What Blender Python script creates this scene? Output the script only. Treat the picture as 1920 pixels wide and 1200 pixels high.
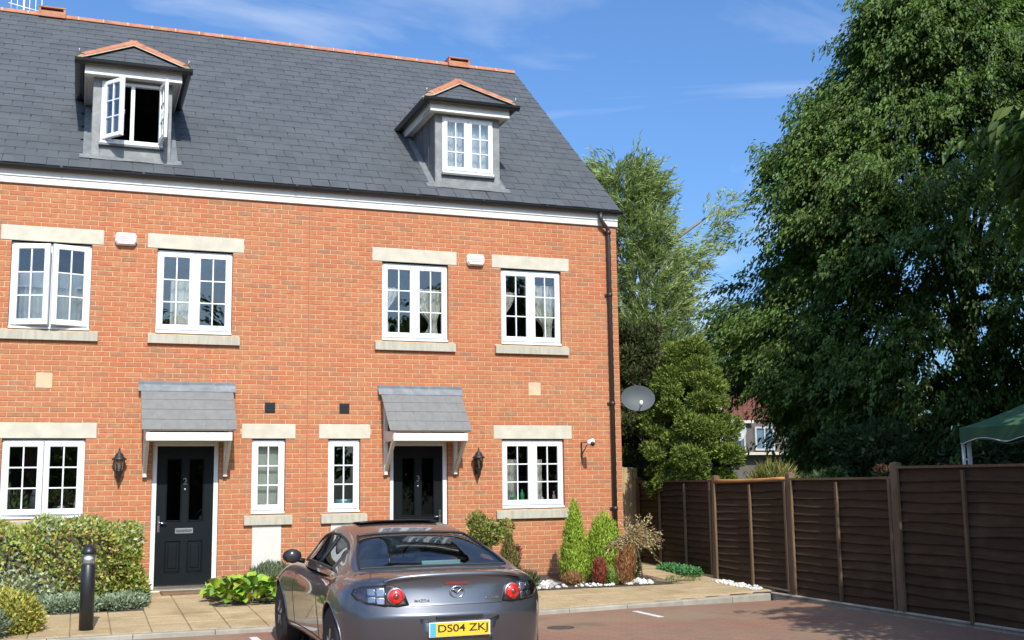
import bpy, bmesh, math, random
import numpy as np
from mathutils import Vector, Matrix
from mathutils.bvhtree import BVHTree

random.seed(7); rng = np.random.default_rng(7)
sc = bpy.context.scene
for o in list(bpy.data.objects): bpy.data.objects.remove(o)
COL = sc.collection

# ------------------------------------------------------------------ camera, sky, sun, exposure
cam_d = bpy.data.cameras.new('camera'); cam = bpy.data.objects.new('camera', cam_d); COL.objects.link(cam)
CAMPOS = Vector((-3.312, -17.666, 1.440))
PITCH, YAW, ROLL = math.radians(8.1165), math.radians(-20.840), math.radians(-0.7473)
fw = Vector((-math.sin(YAW)*math.cos(PITCH), math.cos(YAW)*math.cos(PITCH), math.sin(PITCH)))
r0 = Vector((math.cos(YAW), math.sin(YAW), 0)); u0 = r0.cross(fw)
rv = r0*math.cos(ROLL)+u0*math.sin(ROLL); uv = -r0*math.sin(ROLL)+u0*math.cos(ROLL)
M = Matrix((rv, uv, -fw)).transposed().to_4x4(); M.translation = CAMPOS
cam.matrix_world = M
cam_d.sensor_width = 36; cam_d.lens = 2135.7/1920*36
cam_d.clip_start = 0.1; cam_d.clip_end = 3000
sc.camera = cam

SUN_EL = math.radians(41.5); SUN_AZ = math.radians(5.0)      # light travels towards +Y, a little to +X
w = bpy.data.worlds.new('World'); sc.world = w; w.use_nodes = True
nt = w.node_tree; bg = nt.nodes['Background']
sky = nt.nodes.new('ShaderNodeTexSky'); sky.sky_type = 'NISHITA'; sky.sun_disc = False
sky.sun_elevation = SUN_EL; sky.sun_rotation = math.pi + SUN_AZ
sky.air_density = 1.0; sky.dust_density = 3.0; sky.ozone_density = 3.0; sky.altitude = 50
# thin high cloud, a property of the whole sky
tc = nt.nodes.new('ShaderNodeTexCoord'); mp = nt.nodes.new('ShaderNodeMapping'); mp.inputs['Scale'].default_value = (1.2, 1.6, 5.0)
mp.inputs['Rotation'].default_value = (0.12, 0.25, 0.4)
nz = nt.nodes.new('ShaderNodeTexNoise'); nz.inputs['Scale'].default_value = 2.1; nz.inputs['Detail'].default_value = 7; nz.inputs['Roughness'].default_value = .55; nz.inputs['Distortion'].default_value = .6
cr = nt.nodes.new('ShaderNodeValToRGB'); cr.color_ramp.elements[0].position = .50; cr.color_ramp.elements[1].position = .80
cr.color_ramp.elements[1].color = (.55, .55, .55, 1)
mx = nt.nodes.new('ShaderNodeMix'); mx.data_type = 'RGBA'; mx.inputs[7].default_value = (6.2, 6.6, 7.1, 1)
nt.links.new(tc.outputs['Generated'], mp.inputs[0]); nt.links.new(mp.outputs[0], nz.inputs[0]); nt.links.new(nz.outputs[0], cr.inputs[0])
tn = nt.nodes.new('ShaderNodeMix'); tn.data_type = 'RGBA'; tn.blend_type = 'MULTIPLY'; tn.inputs[0].default_value = 1; tn.inputs[7].default_value = (.67, .95, 1.24, 1)   # white balance of the sky
nt.links.new(sky.outputs[0], tn.inputs[6])
nt.links.new(cr.outputs[0], mx.inputs[0]); nt.links.new(tn.outputs[2], mx.inputs[6])
nt.links.new(mx.outputs[2], bg.inputs[0]); bg.inputs[1].default_value = 0.145

sun_d = bpy.data.lights.new('sun', 'SUN'); sun_d.energy = 4.6; sun_d.angle = math.radians(.55); sun_d.color = (1, .95, .86)
sun = bpy.data.objects.new('sun', sun_d); COL.objects.link(sun)
SUNV = Vector((math.sin(SUN_AZ)*math.cos(SUN_EL), math.cos(SUN_AZ)*math.cos(SUN_EL), -math.sin(SUN_EL)))
sun.rotation_euler = SUNV.to_track_quat('-Z', 'Y').to_euler(); sun.location = (-4, -30, 30)
sc.view_settings.view_transform = 'Standard'; sc.view_settings.look = 'None'; sc.view_settings.gamma = 1
sc.view_settings.exposure = 0.24
sc.render.resolution_x = 1024; sc.render.resolution_y = 640
sc.render.engine = 'CYCLES'
sc.cycles.max_bounces = 8; sc.cycles.transparent_max_bounces = 24

# ------------------------------------------------------------------ materials
MATS = {}
class NB:
    def __init__(s, name):
        s.m = bpy.data.materials.new(name); s.m.use_nodes = True; s.t = s.m.node_tree; s.p = s.t.nodes['Principled BSDF']; s.out = s.t.nodes['Material Output']
        MATS[name] = s.m
    def n(s, t, **kw):
        x = s.t.nodes.new('ShaderNode'+t)
        for k, v in kw.items():
            if k.startswith('i_'): x.inputs[k[2:]].default_value = v
            elif k[0] == 'i' and k[1:].isdigit(): x.inputs[int(k[1:])].default_value = v
            else: setattr(x, k, v)
        return x
    def l(s, a, b): s.t.links.new(a, b)
    def pos(s): return s.n('NewGeometry').outputs['Position']
    def noise(s, scale, detail=4, vec=None, rough=.55, out=0):
        x = s.n('TexNoise'); x.inputs['Scale'].default_value = scale; x.inputs['Detail'].default_value = detail; x.inputs['Roughness'].default_value = rough
        s.l(vec or s.pos(), x.inputs['Vector']); return x.outputs[out]
    def math(s, op, a, b=None, clamp=False):
        x = s.n('Math', operation=op, use_clamp=clamp)
        for i, v in enumerate((a, b)):
            if v is None: continue
            if isinstance(v, (int, float)): x.inputs[i].default_value = v
            else: s.l(v, x.inputs[i])
        return x.outputs[0]
    def ramp(s, fac, els, interp='LINEAR'):
        x = s.n('ValToRGB'); r = x.color_ramp; r.interpolation = interp
        while len(r.elements) < len(els): r.elements.new(.5)
        for e, (p, c) in zip(r.elements, els):
            e.position = p; e.color = (*c, 1) if len(c) == 3 else c
        s.l(fac, x.inputs[0]); return x.outputs[0]
    def mix(s, fac, a, b, blend='MIX'):
        x = s.n('Mix', data_type='RGBA', blend_type=blend)
        for i, v in ((0, fac), (6, a), (7, b)):
            if isinstance(v, (int, float)): x.inputs[i].default_value = v
            elif isinstance(v, tuple): x.inputs[i].default_value = (*v, 1) if len(v) == 3 else v
            else: s.l(v, x.inputs[i])
        return x.outputs[2]
    def color(s, c):
        if isinstance(c, tuple): s.p.inputs['Base Color'].default_value = (*c, 1)
        else: s.l(c, s.p.inputs['Base Color'])
    def bump(s, h, strength=.3, dist=.01):
        b = s.n('Bump'); b.inputs['Strength'].default_value = strength; b.inputs['Distance'].default_value = dist
        s.l(h, b.inputs['Height']); s.l(b.outputs[0], s.p.inputs['Normal'])
    def set(s, **kw):
        for k, v in kw.items(): s.p.inputs[k.replace('_', ' ')].default_value = v

def simple(name, c, rough=.5, var=.12, scale=6, bump=0, bscale=60, metallic=0, spec=.5, coat=0):
    b = NB(name)
    if var:
        f = b.noise(scale, 5)
        lo = tuple(x*(1-var) for x in c); hi = tuple(min(1, x*(1+var)) for x in c)
        b.color(b.ramp(f, [(.3, lo), (.7, hi)]))
    else: b.color(c)
    b.set(Roughness=rough, Metallic=metallic, Specular_IOR_Level=spec, Coat_Weight=coat)
    if bump: b.bump(b.noise(bscale, 4), bump, .004)
    return b.m

def brick_mat():
    b = NB('brick')
    p = b.pos(); sx = b.n('SeparateXYZ'); b.l(p, sx.inputs[0])
    row = b.math('FLOOR', b.math('DIVIDE', b.math('SUBTRACT', sx.outputs[2], .05-7.5), .075))
    off = b.math('MULTIPLY', b.math('MODULO', row, 2.0), .1125)
    colm = b.math('FLOOR', b.math('DIVIDE', b.math('SUBTRACT', b.math('ADD', sx.outputs[0], 22.5), off), .225))
    cv = b.n('CombineXYZ'); b.l(row, cv.inputs[0]); b.l(colm, cv.inputs[1])
    wn = b.n('TexWhiteNoise', noise_dimensions='2D'); b.l(cv.outputs[0], wn.inputs['Vector'])
    base = b.ramp(wn.outputs['Value'], [(0, (.30, .138, .082)), (.10, (.36, .138, .074)), (.22, (.405, .128, .062)), (.55, (.43, .133, .062)), (.85, (.45, .150, .068)), (1, (.44, .175, .085))])
    big = b.noise(.9, 4)
    base = b.mix(b.math('MULTIPLY', b.ramp(big, [(.45, (0, 0, 0)), (.7, (1, 1, 1))]), .35), base, (.41, .19, .095))
    # blotchy sand facing and buff smears
    fine = b.noise(13, 6, rough=.72)
    patch = b.ramp(b.noise(1.3, 5), [(.38, (.25, .25, .25)), (.62, (1, 1, 1))])
    base = b.mix(b.math('MULTIPLY', b.ramp(fine, [(.44, (0, 0, 0)), (.66, (.75, .75, .75))]), patch), base, (.47, .27, .135))
    dk = b.noise(46, 4)
    base = b.mix(b.ramp(dk, [(.25, (.45, .45, .45)), (.42, (0, 0, 0))]), base, (.27, .12, .08))
    # soil splash low down, faint run-off streaks
    stz = b.n('Mapping'); stz.inputs['Scale'].default_value = (5, 5, .35); b.l(p, stz.inputs[0])
    stk = b.ramp(b.noise(1.6, 5, stz.outputs[0]), [(.52, (0, 0, 0)), (.75, (.28, .28, .28))])
    base = b.mix(stk, base, (.25, .12, .08))
    low = b.math('MULTIPLY', b.math('SUBTRACT', 1.0, b.math('MULTIPLY', b.math('ADD', sx.outputs[2], .1), 1.6), True), b.noise(4, 5))
    base = b.mix(low, base, (.24, .15, .09))
    b.color(base); b.set(Roughness=.88, Specular_IOR_Level=.25)
    b.bump(b.noise(120, 4), .5, .003)
brick_mat()
def mortar_mat():
    b = NB('mortar'); f = b.noise(9, 5)
    b.color(b.ramp(f, [(.3, (.44, .28, .155)), (.55, (.54, .37, .22)), (.75, (.60, .45, .29))])); b.set(Roughness=.95, Specular_IOR_Level=.1); b.bump(b.noise(200, 3), .4, .002)
mortar_mat()
def brickwall_mat(name, c1, c2, m, scale):     # for faces too far or turned away to pick bricks apart
    b = NB(name); x = b.n('TexBrick'); x.inputs['Color1'].default_value = (*c1, 1); x.inputs['Color2'].default_value = (*c2, 1); x.inputs['Mortar'].default_value = (*m, 1)
    x.inputs['Scale'].default_value = 1; x.inputs['Brick Width'].default_value = .225; x.inputs['Row Height'].default_value = .075; x.inputs['Mortar Size'].default_value = .005
    p = b.pos(); sx = b.n('SeparateXYZ'); b.l(p, sx.inputs[0]); cv = b.n('CombineXYZ'); b.l(b.math('ADD', sx.outputs[0], sx.outputs[1]), cv.inputs[0]); b.l(sx.outputs[2], cv.inputs[1]); b.l(cv.outputs[0], x.inputs[0])
    b.color(b.mix(b.ramp(b.noise(3, 4), [(.4, (0, 0, 0)), (.8, (.4, .4, .4))]), x.outputs[0], tuple(v*.6 for v in c1))); b.set(Roughness=.9)
brickwall_mat('far_brick', (.42, .14, .07), (.36, .11, .06), (.6, .48, .36), 1)
def slate_mat():
    b = NB('slate'); oi = b.pos(); sx = b.n('SeparateXYZ'); b.l(oi, sx.inputs[0])
    row = b.math('FLOOR', b.math('DIVIDE', b.math('ADD', b.math('MULTIPLY', sx.outputs[1], 1.3113), 60.0), .25))
    colm = b.math('FLOOR', b.math('DIVIDE', b.math('ADD', b.math('ADD', sx.outputs[0], b.math('MULTIPLY', b.math('MODULO', row, 2.0), .15)), 30.0), .30))
    cv = b.n('CombineXYZ'); b.l(row, cv.inputs[0]); b.l(colm, cv.inputs[1])
    wn = b.n('TexWhiteNoise', noise_dimensions='2D'); b.l(cv.outputs[0], wn.inputs['Vector'])
    c = b.ramp(wn.outputs['Value'], [(0, (.070, .076, .083)), (.5, (.078, .084, .091)), (1, (.087, .093, .10))])
    f = b.noise(3.5, 6)
    c = b.mix(b.ramp(f, [(.5, (0, 0, 0)), (.8, (.35, .35, .35))]), c, (.105, .110, .112))
    b.color(c); b.set(Roughness=.62, Specular_IOR_Level=.35); b.bump(b.noise(55, 5), .35, .004)
slate_mat()
simple('canopy_slate', (.175, .172, .165), .75, .10, 9, .3, 70)
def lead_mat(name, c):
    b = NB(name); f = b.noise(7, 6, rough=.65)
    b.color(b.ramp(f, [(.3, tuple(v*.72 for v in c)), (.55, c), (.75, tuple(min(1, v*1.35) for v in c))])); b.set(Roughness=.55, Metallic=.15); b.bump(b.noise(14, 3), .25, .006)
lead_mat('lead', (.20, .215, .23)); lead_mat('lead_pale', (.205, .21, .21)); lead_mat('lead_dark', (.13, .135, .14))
simple('upvc', (.70, .71, .73), .32, .02, 4); simple('white_paint', (.66, .65, .62), .45, .07, 5, .1, 40); simple('cream_paint', (.62, .58, .50), .55, .06, 8)
def stone_mat():
    b = NB('cast_stone'); f = b.noise(5, 6); g = b.noise(180, 3)
    c = b.ramp(f, [(.3, (.47, .43, .35)), (.6, (.56, .515, .42)), (.8, (.60, .555, .455))])
    b.color(b.mix(b.ramp(g, [(.35, (.25, .25, .25)), (.5, (0, 0, 0))]), c, (.42, .40, .34))); b.set(Roughness=.9, Specular_IOR_Level=.2); b.bump(g, .3, .002)
stone_mat()
def sill_mat():
    b = NB('sill_stone'); sc3 = b.n('Mapping'); sc3.inputs['Scale'].default_value = (9, 9, 1.2); b.l(b.pos(), sc3.inputs[0])
    f = b.noise(2.2, 6, sc3.outputs[0])
    b.color(b.ramp(f, [(.30, (.35, .325, .265)), (.55, (.44, .41, .335)), (.78, (.49, .455, .375))])); b.set(Roughness=.92, Specular_IOR_Level=.2); b.bump(b.noise(160, 3), .3, .002)
sill_mat()
simple('black_plastic', (.015, .016, .018), .38, .1, 20); simple('black_metal', (.02, .02, .022), .45, .2, 30, .15, 90)
simple('brown_pipe', (.034, .026, .026), .4, .15, 8)
simple('door_black', (.0075, .0100, .0118), .45, .15, 3, .12, 60, spec=.12)
def terracotta_mat():
    b = NB('terracotta'); f = b.noise(6, 6)
    b.color(b.ramp(f, [(.28, (.28, .115, .07)), (.5, (.42, .175, .10)), (.75, (.48, .24, .15))])); b.set(Roughness=.85, Specular_IOR_Level=.25); b.bump(b.noise(80, 3), .3, .003)
terracotta_mat()
simple('meter_cream', (.56, .535, .485), .6, .06, 5, .15, 50); simple('mortar_grey', (.40, .36, .27), .95, .2, 20, .4, 90)
simple('buff_block', (.60, .42, .27), .9, .12, 10, .3, 90)
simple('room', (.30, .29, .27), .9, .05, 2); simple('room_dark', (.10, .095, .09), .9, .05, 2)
simple('curtain', (.76, .72, .62), .85, .06, 3, .2, 40); simple('net', (.74, .74, .72), .8, .04, 3); simple('blind', (.62, .62, .50), .8, .04, 2)
simple('chrome', (.62, .63, .65), .18, 0, metallic=1); simple('steel_dull', (.42, .43, .44), .4, .1, metallic=.9)
simple('green_plastic', (.03, .35, .12), .35, .1); simple('blue_plastic', (.14, .30, .34), .4, .1); simple('ceramic', (.7, .68, .64), .25, .05)
simple('alarm_white', (.78, .77, .74), .4, .03); simple('red_print', (.75, .16, .13), .5, .05); simple('seal_red', (.36, .12, .075), .8, .1)
simple('skin_pink', (.55, .33, .26), .7, .1)

def glass_mat(name, tint=(1, 1, 1), base=.055, edge=.9, rough=0.0):
    b = NB(name); b.t.nodes.remove(b.p)
    tr = b.n('BsdfTransparent'); tr.inputs[0].default_value = (*tint, 1)
    gl = b.n('BsdfGlossy'); gl.inputs['Roughness'].default_value = rough; gl.inputs[0].default_value = (.95, .97, 1, 1)
    lw = b.n('Fresnel'); lw.inputs['IOR'].default_value = 1.5
    f = b.math('ADD', b.math('MULTIPLY', lw.outputs[0], edge), base, True)
    # float glass is never perfectly flat
    bp = b.n('Bump'); bp.inputs['Strength'].default_value = .05; bp.inputs['Distance'].default_value = .01; b.l(b.noise(1.8, 2), bp.inputs['Height'])
    b.l(bp.outputs[0], gl.inputs['Normal'])
    mxs = b.n('MixShader'); b.l(f, mxs.inputs[0]); b.l(tr.outputs[0], mxs.inputs[1]); b.l(gl.outputs[0], mxs.inputs[2]); b.l(mxs.outputs[0], b.out.inputs[0])
glass_mat('glass', (.95, .97, .97), .035, .85); glass_mat('car_glass', (.50, .62, .66), .06, .9); glass_mat('lamp_glass', (.85, .8, .62), .05, .8)
glass_mat('door_glass', (.25, .26, .25), .01, .7); glass_mat('clear_lens', (.85, .86, .88), .12, .8)

def paving_mat():
    b = NB('paving'); oi = b.n('ObjectInfo'); f = b.noise(2.3, 6); g = b.noise(34, 5)
    c = b.ramp(f, [(.28, (.28, .195, .10)), (.5, (.42, .31, .17)), (.72, (.49, .375, .22))])
    c = b.mix(b.math('MULTIPLY', oi.outputs['Random'], .45), c, (.40, .30, .19))
    b.color(b.mix(b.ramp(g, [(.3, (.5, .5, .5)), (.5, (0, 0, 0))]), c, (.19, .14, .085))); b.set(Roughness=.93, Specular_IOR_Level=.2); b.bump(b.noise(22, 6, rough=.7), .55, .012)
paving_mat()
simple('joint_sand', (.20, .16, .10), .95, .25, 25, .4, 60)
def kerb_mat():
    b = NB('concrete_kerb'); f = b.noise(4, 6); b.color(b.ramp(f, [(.3, (.24, .215, .175)), (.55, (.34, .31, .26)), (.8, (.40, .37, .31))])); b.set(Roughness=.93, Specular_IOR_Level=.2); b.bump(b.noise(90, 4), .5, .004)
kerb_mat()
def road_mat():
    b = NB('block_paving'); p = b.pos(); rot = b.n('Mapping'); rot.inputs['Rotation'].default_value = (0, 0, math.radians(45)); b.l(p, rot.inputs[0])
    x = b.n('TexBrick'); x.inputs['Scale'].default_value = 1; x.inputs['Brick Width'].default_value = .2; x.inputs['Row Height'].default_value = .1; x.inputs['Mortar Size'].default_value = .003
    x.inputs['Color1'].default_value = (.31, .155, .105, 1); x.inputs['Color2'].default_value = (.25, .135, .095, 1); x.inputs['Mortar'].default_value = (.11, .075, .055, 1); x.inputs['Bias'].default_value = -.1
    b.l(rot.outputs[0], x.inputs[0])
    c = b.mix(b.ramp(b.noise(.55, 5), [(.40, (0, 0, 0)), (.66, (.75, .75, .75))]), x.outputs[0], (.27, .205, .135))
    c = b.mix(b.ramp(b.noise(1.7, 6), [(.55, (0, 0, 0)), (.75, (.7, .7, .7))]), c, (.16, .115, .082))
    c = b.mix(b.ramp(b.noise(90, 3), [(.3, (.4, .4, .4)), (.45, (0, 0, 0))]), c, (.10, .065, .05))
    c = b.mix(b.ramp(b.noise(.35, 6, rough=.7), [(.48, (0, 0, 0)), (.62, (.55, .55, .55))]), c, (.20, .14, .10))
    b.color(c); b.set(Roughness=.9, Specular_IOR_Level=.25)
    h = b.math('ADD', b.math('MULTIPLY', x.outputs['Fac'], -1.0), b.math('MULTIPLY', b.noise(60, 4), .6)); b.bump(h, .6, .004)
road_mat()
simple('road_paint', (.62, .61, .58), .8, .15, 30, .2, 60); simple('iron', (.06, .05, .045), .6, .3, 40, .4, 60)
simple('soil', (.075, .052, .035), .97, .4, 9, .8, 40); simple('pebble', (.62, .60, .56), .8, .25, 3, .3, 40); simple('pebble_grey', (.38, .37, .35), .85, .25, 3, .3, 40)
def field_mat():
    b = NB('rough_grass'); b.color(b.ramp(b.noise(.7, 6), [(.3, (.04, .055, .018)), (.6, (.075, .09, .03)), (.8, (.12, .10, .05))])); b.set(Roughness=.95); b.bump(b.noise(30, 5), .8, .03)
field_mat()
def wood_mat(name, c, grain=1.0, axis=(1.2, 1.2, 16)):
    b = NB(name); oi = b.n('ObjectInfo'); m3 = b.n('Mapping'); m3.inputs['Scale'].default_value = axis; b.l(b.pos(), m3.inputs[0])
    f = b.noise(2.6, 7, m3.outputs[0], .65)
    k = b.ramp(f, [(.25, tuple(v*.55 for v in c)), (.5, c), (.78, tuple(min(1, v*1.5) for v in c))])
    k = b.mix(b.math('MULTIPLY', oi.outputs['Random'], .5), k, tuple(v*.6 for v in c))
    k = b.mix(b.ramp(b.noise(1.6, 4), [(.55, (0, 0, 0)), (.8, (.5, .5, .5))]), k, tuple(min(1, v*1.7+.02) for v in c))
    b.color(k); b.set(Roughness=.85, Specular_IOR_Level=.2); b.bump(f, .5, .006)
wood_mat('fence_wood', (.056, .034, .020)); wood_mat('post_wood', (.15, .105, .07), axis=(10, 10, 1)); wood_mat('batten_wood', (.15, .10, .06), axis=(10, 10, 1))
wood_mat('orange_wood', (.52, .235, .075), axis=(12, 1.5, 12)); wood_mat('tan_board', (.40, .30, .17), axis=(14, 6, .9))
def leaf_mat(name, trans=.3, rough=.5):
    b = NB(name); at = b.n('Attribute', attribute_name='col'); b.l(at.outputs['Color'], b.p.inputs['Base Color']); b.set(Roughness=rough, Specular_IOR_Level=.35)
    tl = b.n('BsdfTranslucent'); mc = b.mix(.5, at.outputs['Color'], (.25, .32, .04), 'MULTIPLY')
    mm = b.mix(1.0, at.outputs['Color'], (1.5, 1.7, .7), 'MULTIPLY'); b.l(mm, tl.inputs[0])
    ms = b.n('MixShader'); ms.inputs[0].default_value = trans; b.l(b.p.outputs[0], ms.inputs[1]); b.l(tl.outputs[0], ms.inputs[2]); b.l(ms.outputs[0], b.out.inputs[0])
leaf_mat('leaf'); leaf_mat('leaf_matt', .15, .8)
simple('bark', (.10, .075, .055), .95, .35, 14, .8, 30); simple('bark_pale', (.22, .19, .15), .95, .3, 14, .6, 30)
def broad_leaf_mat():
    b = NB('broad_leaf'); oi = b.n('ObjectInfo')
    c = b.ramp(oi.outputs['Random'], [(0, (.10, .22, .025)), (.45, (.19, .34, .03)), (.8, (.27, .40, .04)), (1, (.36, .30, .06))])
    b.color(b.mix(b.ramp(b.noise(30, 4), [(.55, (0, 0, 0)), (.8, (.5, .5, .5))]), c, (.36, .33, .08))); b.set(Roughness=.35, Specular_IOR_Level=.4); b.bump(b.noise(25, 3), .4, .006)
broad_leaf_mat()
def paint_mat():
    b = NB('car_paint'); fl = b.n('TexVoronoi'); fl.inputs['Scale'].default_value = 900; b.l(b.pos(), fl.inputs['Vector'])
    b.color(b.mix(.25, (.115, .118, .135), b.ramp(fl.outputs['Color'], [(0, (.075, .078, .092)), (1, (.18, .185, .21))])))
    b.set(Roughness=.34, Metallic=.75, Coat_Weight=1, Coat_Roughness=.03, Specular_IOR_Level=.5)
paint_mat()
simple('rubber', (.018, .018, .019), .8, .2, 20, .3, 60); simple('alloy', (.45, .46, .48), .3, .05, metallic=.9); simple('dark_trim', (.012, .012, .013), .5, .1)
simple('car_seat', (.02, .022, .028), .8, .2, 9); simple('plate_yellow', (.80, .47, .02), .45, .04); simple('plate_ink', (.02, .015, .012), .5, 0); simple('plate_blue', (.08, .36, .62), .45, 0); simple('plate_white', (.72, .74, .76), .5, 0)
simple('mirror_dark', (.03, .032, .035), .25, 0, spec=.6); simple('paper', (.55, .68, .66), .7, .02)
def lens_mat():
    b = NB('red_lens'); b.color(b.ramp(b.noise(40, 2), [(.35, (.45, .006, .008)), (.65, (.75, .03, .02))])); b.set(Roughness=.12, Coat_Weight=1, Coat_Roughness=.02); b.p.inputs['Subsurface Weight'].default_value = 0
lens_mat()
simple('red_dark', (.16, .03, .03), .2, .1, coat=.8); simple('lamp_silver', (.55, .55, .56), .25, .05, metallic=.8)
simple('green_fabric', (.045, .115, .05), .7, .12, 3); simple('pole_white', (.70, .71, .76), .4, .03)
simple('tile_red', (.17, .06, .042), .85, .3, 7, .5, 30); simple('render_grey', (.11, .095, .085), .9, .1, 3); simple('roof_far', (.13, .10, .09), .85, .2, 5)
simple('dish_grey', (.055, .066, .073), .6, .08, 6); simple('dish_white', (.40, .40, .40), .5, .1, 6)
simple('mat_brown', (.16, .10, .055), .95, .2, 40, .5, 120)
MT = MATS

# ------------------------------------------------------------------ mesh helpers
class MB:
    def __init__(s): s.v = []; s.f = []; s.sm = []
    def add(s, vs, fs, smooth=False):
        o = len(s.v); s.v += [tuple(v) for v in vs]
        for f in fs: s.f.append(tuple(i+o for i in f)); s.sm.append(smooth)
        return s
    def box(s, x0, x1, y0, y1, z0, z1, M=None):
        if x0 > x1: x0, x1 = x1, x0
        vs = [Vector(p) for p in ((x0,y0,z0),(x1,y0,z0),(x1,y1,z0),(x0,y1,z0),(x0,y0,z1),(x1,y0,z1),(x1,y1,z1),(x0,y1,z1))]
        if M: vs = [M @ v for v in vs]
        return s.add(vs, [(0,3,2,1),(4,5,6,7),(0,1,5,4),(1,2,6,5),(2,3,7,6),(3,0,4,7)])
    def bev(s, x0, x1, y0, y1, z0, z1, b=.006, M=None):
        """box with chamfered front edges (front is -Y)"""
        if x0 > x1: x0, x1 = x1, x0
        P = [(x0,y0+b,z0),(x1,y0+b,z0),(x1,y0+b,z1),(x0,y0+b,z1),(x0+b,y0,z0+b),(x1-b,y0,z0+b),(x1-b,y0,z1-b),(x0+b,y0,z1-b),(x0,y1,z0),(x1,y1,z0),(x1,y1,z1),(x0,y1,z1)]
        P = [Vector(p) for p in P]
        if M: P = [M @ p for p in P]
        return s.add(P, [(4,5,6,7),(0,1,5,4),(1,2,6,5),(2,3,7,6),(3,0,4,7),(8,9,1,0),(9,10,2,1),(10,11,3,2),(11,8,0,3),(11,10,9,8)])
    def quad(s, a, b, c, d): return s.add([a, b, c, d], [(0,1,2,3)])
    def prism(s, poly, vec):
        n = len(poly); P = [Vector(p) for p in poly]; Q = [p+Vector(vec) for p in P]
        return s.add(P+Q, [tuple(range(n))[::-1], tuple(range(n, 2*n))]+[(i, (i+1) % n, n+(i+1) % n, n+i) for i in range(n)])
    def tube(s, pts, r, n=8, cap=True, smooth=True):
        pts = [Vector(p) for p in pts]; rs = r if isinstance(r, (list, tuple)) else [r]*len(pts); V = []; F = []
        pu = None
        for i, p in enumerate(pts):
            d = (pts[min(i+1, len(pts)-1)]-pts[max(i-1, 0)]).normalized()
            if pu is None: a = Vector((0,0,1)) if abs(d.z) < .9 else Vector((1,0,0)); u = d.cross(a).normalized()
            else: u = (pu-d*pu.dot(d)).normalized()
            pu = u; v = d.cross(u)
            for k in range(n):
                t = 2*math.pi*k/n; V.append(p+(u*math.cos(t)+v*math.sin(t))*rs[i])
        for i in range(len(pts)-1):
            for k in range(n): F.append((i*n+k, i*n+(k+1) % n, (i+1)*n+(k+1) % n, (i+1)*n+k))
        s.add(V, F, smooth)
        if cap:
            o = len(s.v)-len(V); s.f += [tuple(o+k for k in range(n))[::-1], tuple(o+(len(pts)-1)*n+k for k in range(n))]; s.sm += [False, False]
        return s
    def lathe(s, prof, c, n=16, axis='Z', smooth=True):
        c = Vector(c); V = []; F = []
        for r, h in prof:
            for k in range(n):
                t = 2*math.pi*k/n; a, b = r*math.cos(t), r*math.sin(t)
                V.append(c+Vector({'Z': (a, b, h), 'X': (h, a, b), 'Y': (b, h, a)}[axis]))
        for i in range(len(prof)-1):
            for k in range(n): F.append((i*n+k, i*n+(k+1) % n, (i+1)*n+(k+1) % n, (i+1)*n+k))
        s.add(V, F, smooth)
        o = len(s.v)-len(V)
        for i, rev in ((0, True), (len(prof)-1, False)):
            if prof[i][0] > 1e-5:
                f = tuple(o+i*n+k for k in range(n)); s.f.append(f[::-1] if rev else f); s.sm.append(False)
        return s
    def ico(s, c, r, sub=1, squash=(1,1,1), jit=0):
        bm = bmesh.new(); bmesh.ops.create_icosphere(bm, subdivisions=sub, radius=1)
        V = [Vector(((v.co.x*squash[0]*(1+random.uniform(-jit, jit)))*r+c[0], (v.co.y*squash[1]*(1+random.uniform(-jit, jit)))*r+c[1], (v.co.z*squash[2]*(1+random.uniform(-jit, jit)))*r+c[2])) for v in bm.verts]
        bm.verts.index_update(); F = [tuple(v.index for v in f.verts) for f in bm.faces]; bm.free(); return s.add(V, F, True)
    def build(s, name, mat, parent=None, off=None, flip=False):
        off = off if off is not None else wloc(parent)
        me = bpy.data.meshes.new(name); me.from_pydata([(v[0]-off[0], v[1]-off[1], v[2]-off[2]) for v in s.v], [], s.f)
        me.polygons.foreach_set('use_smooth', s.sm)
        me.materials.append(MT[mat] if isinstance(mat, str) else mat)
        bm = bmesh.new(); bm.from_mesh(me); bmesh.ops.recalc_face_normals(bm, faces=bm.faces); bm.to_mesh(me); bm.free()
        return link(name, me, parent)
def link(name, me, parent=None, loc=None):
    o = bpy.data.objects.new(name, me); COL.objects.link(o)
    if parent: o.parent = parent
    if loc is not None: o.location = loc
    return o
def wloc(o):
    p = Vector((0,0,0))
    while o is not None: p += o.location; o = o.parent
    return p
def empty(name, loc): 
    o = bpy.data.objects.new(name, None); COL.objects.link(o); o.location = loc; o.empty_display_size = .2; return o
def tag(o, label=None, cat=None, group=None, kind=None):
    if label: o['label'] = label
    if cat: o['category'] = cat
    if group: o['group'] = group
    if kind: o['kind'] = kind
    return o
def thing(name, loc, label, cat, group=None): return tag(empty(name, loc), label, cat, group)
def text_mesh(body, size, name='text', depth=.004, width=1.0):
    cu = bpy.data.curves.new(name, 'FONT'); cu.body = body; cu.size = size; cu.extrude = depth; cu.align_x = 'CENTER'; cu.align_y = 'CENTER'; cu.offset = size*.012
    o = bpy.data.objects.new(name, cu); COL.objects.link(o); dg = bpy.context.evaluated_depsgraph_get()
    me = bpy.data.meshes.new_from_object(o.evaluated_get(dg)); bpy.data.objects.remove(o); bpy.data.curves.remove(cu)
    me.transform(Matrix.Scale(width, 4, (1,0,0)))
    me.transform(Matrix.Rotation(math.pi/2, 4, 'X')); return me       # faces -Y
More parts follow.
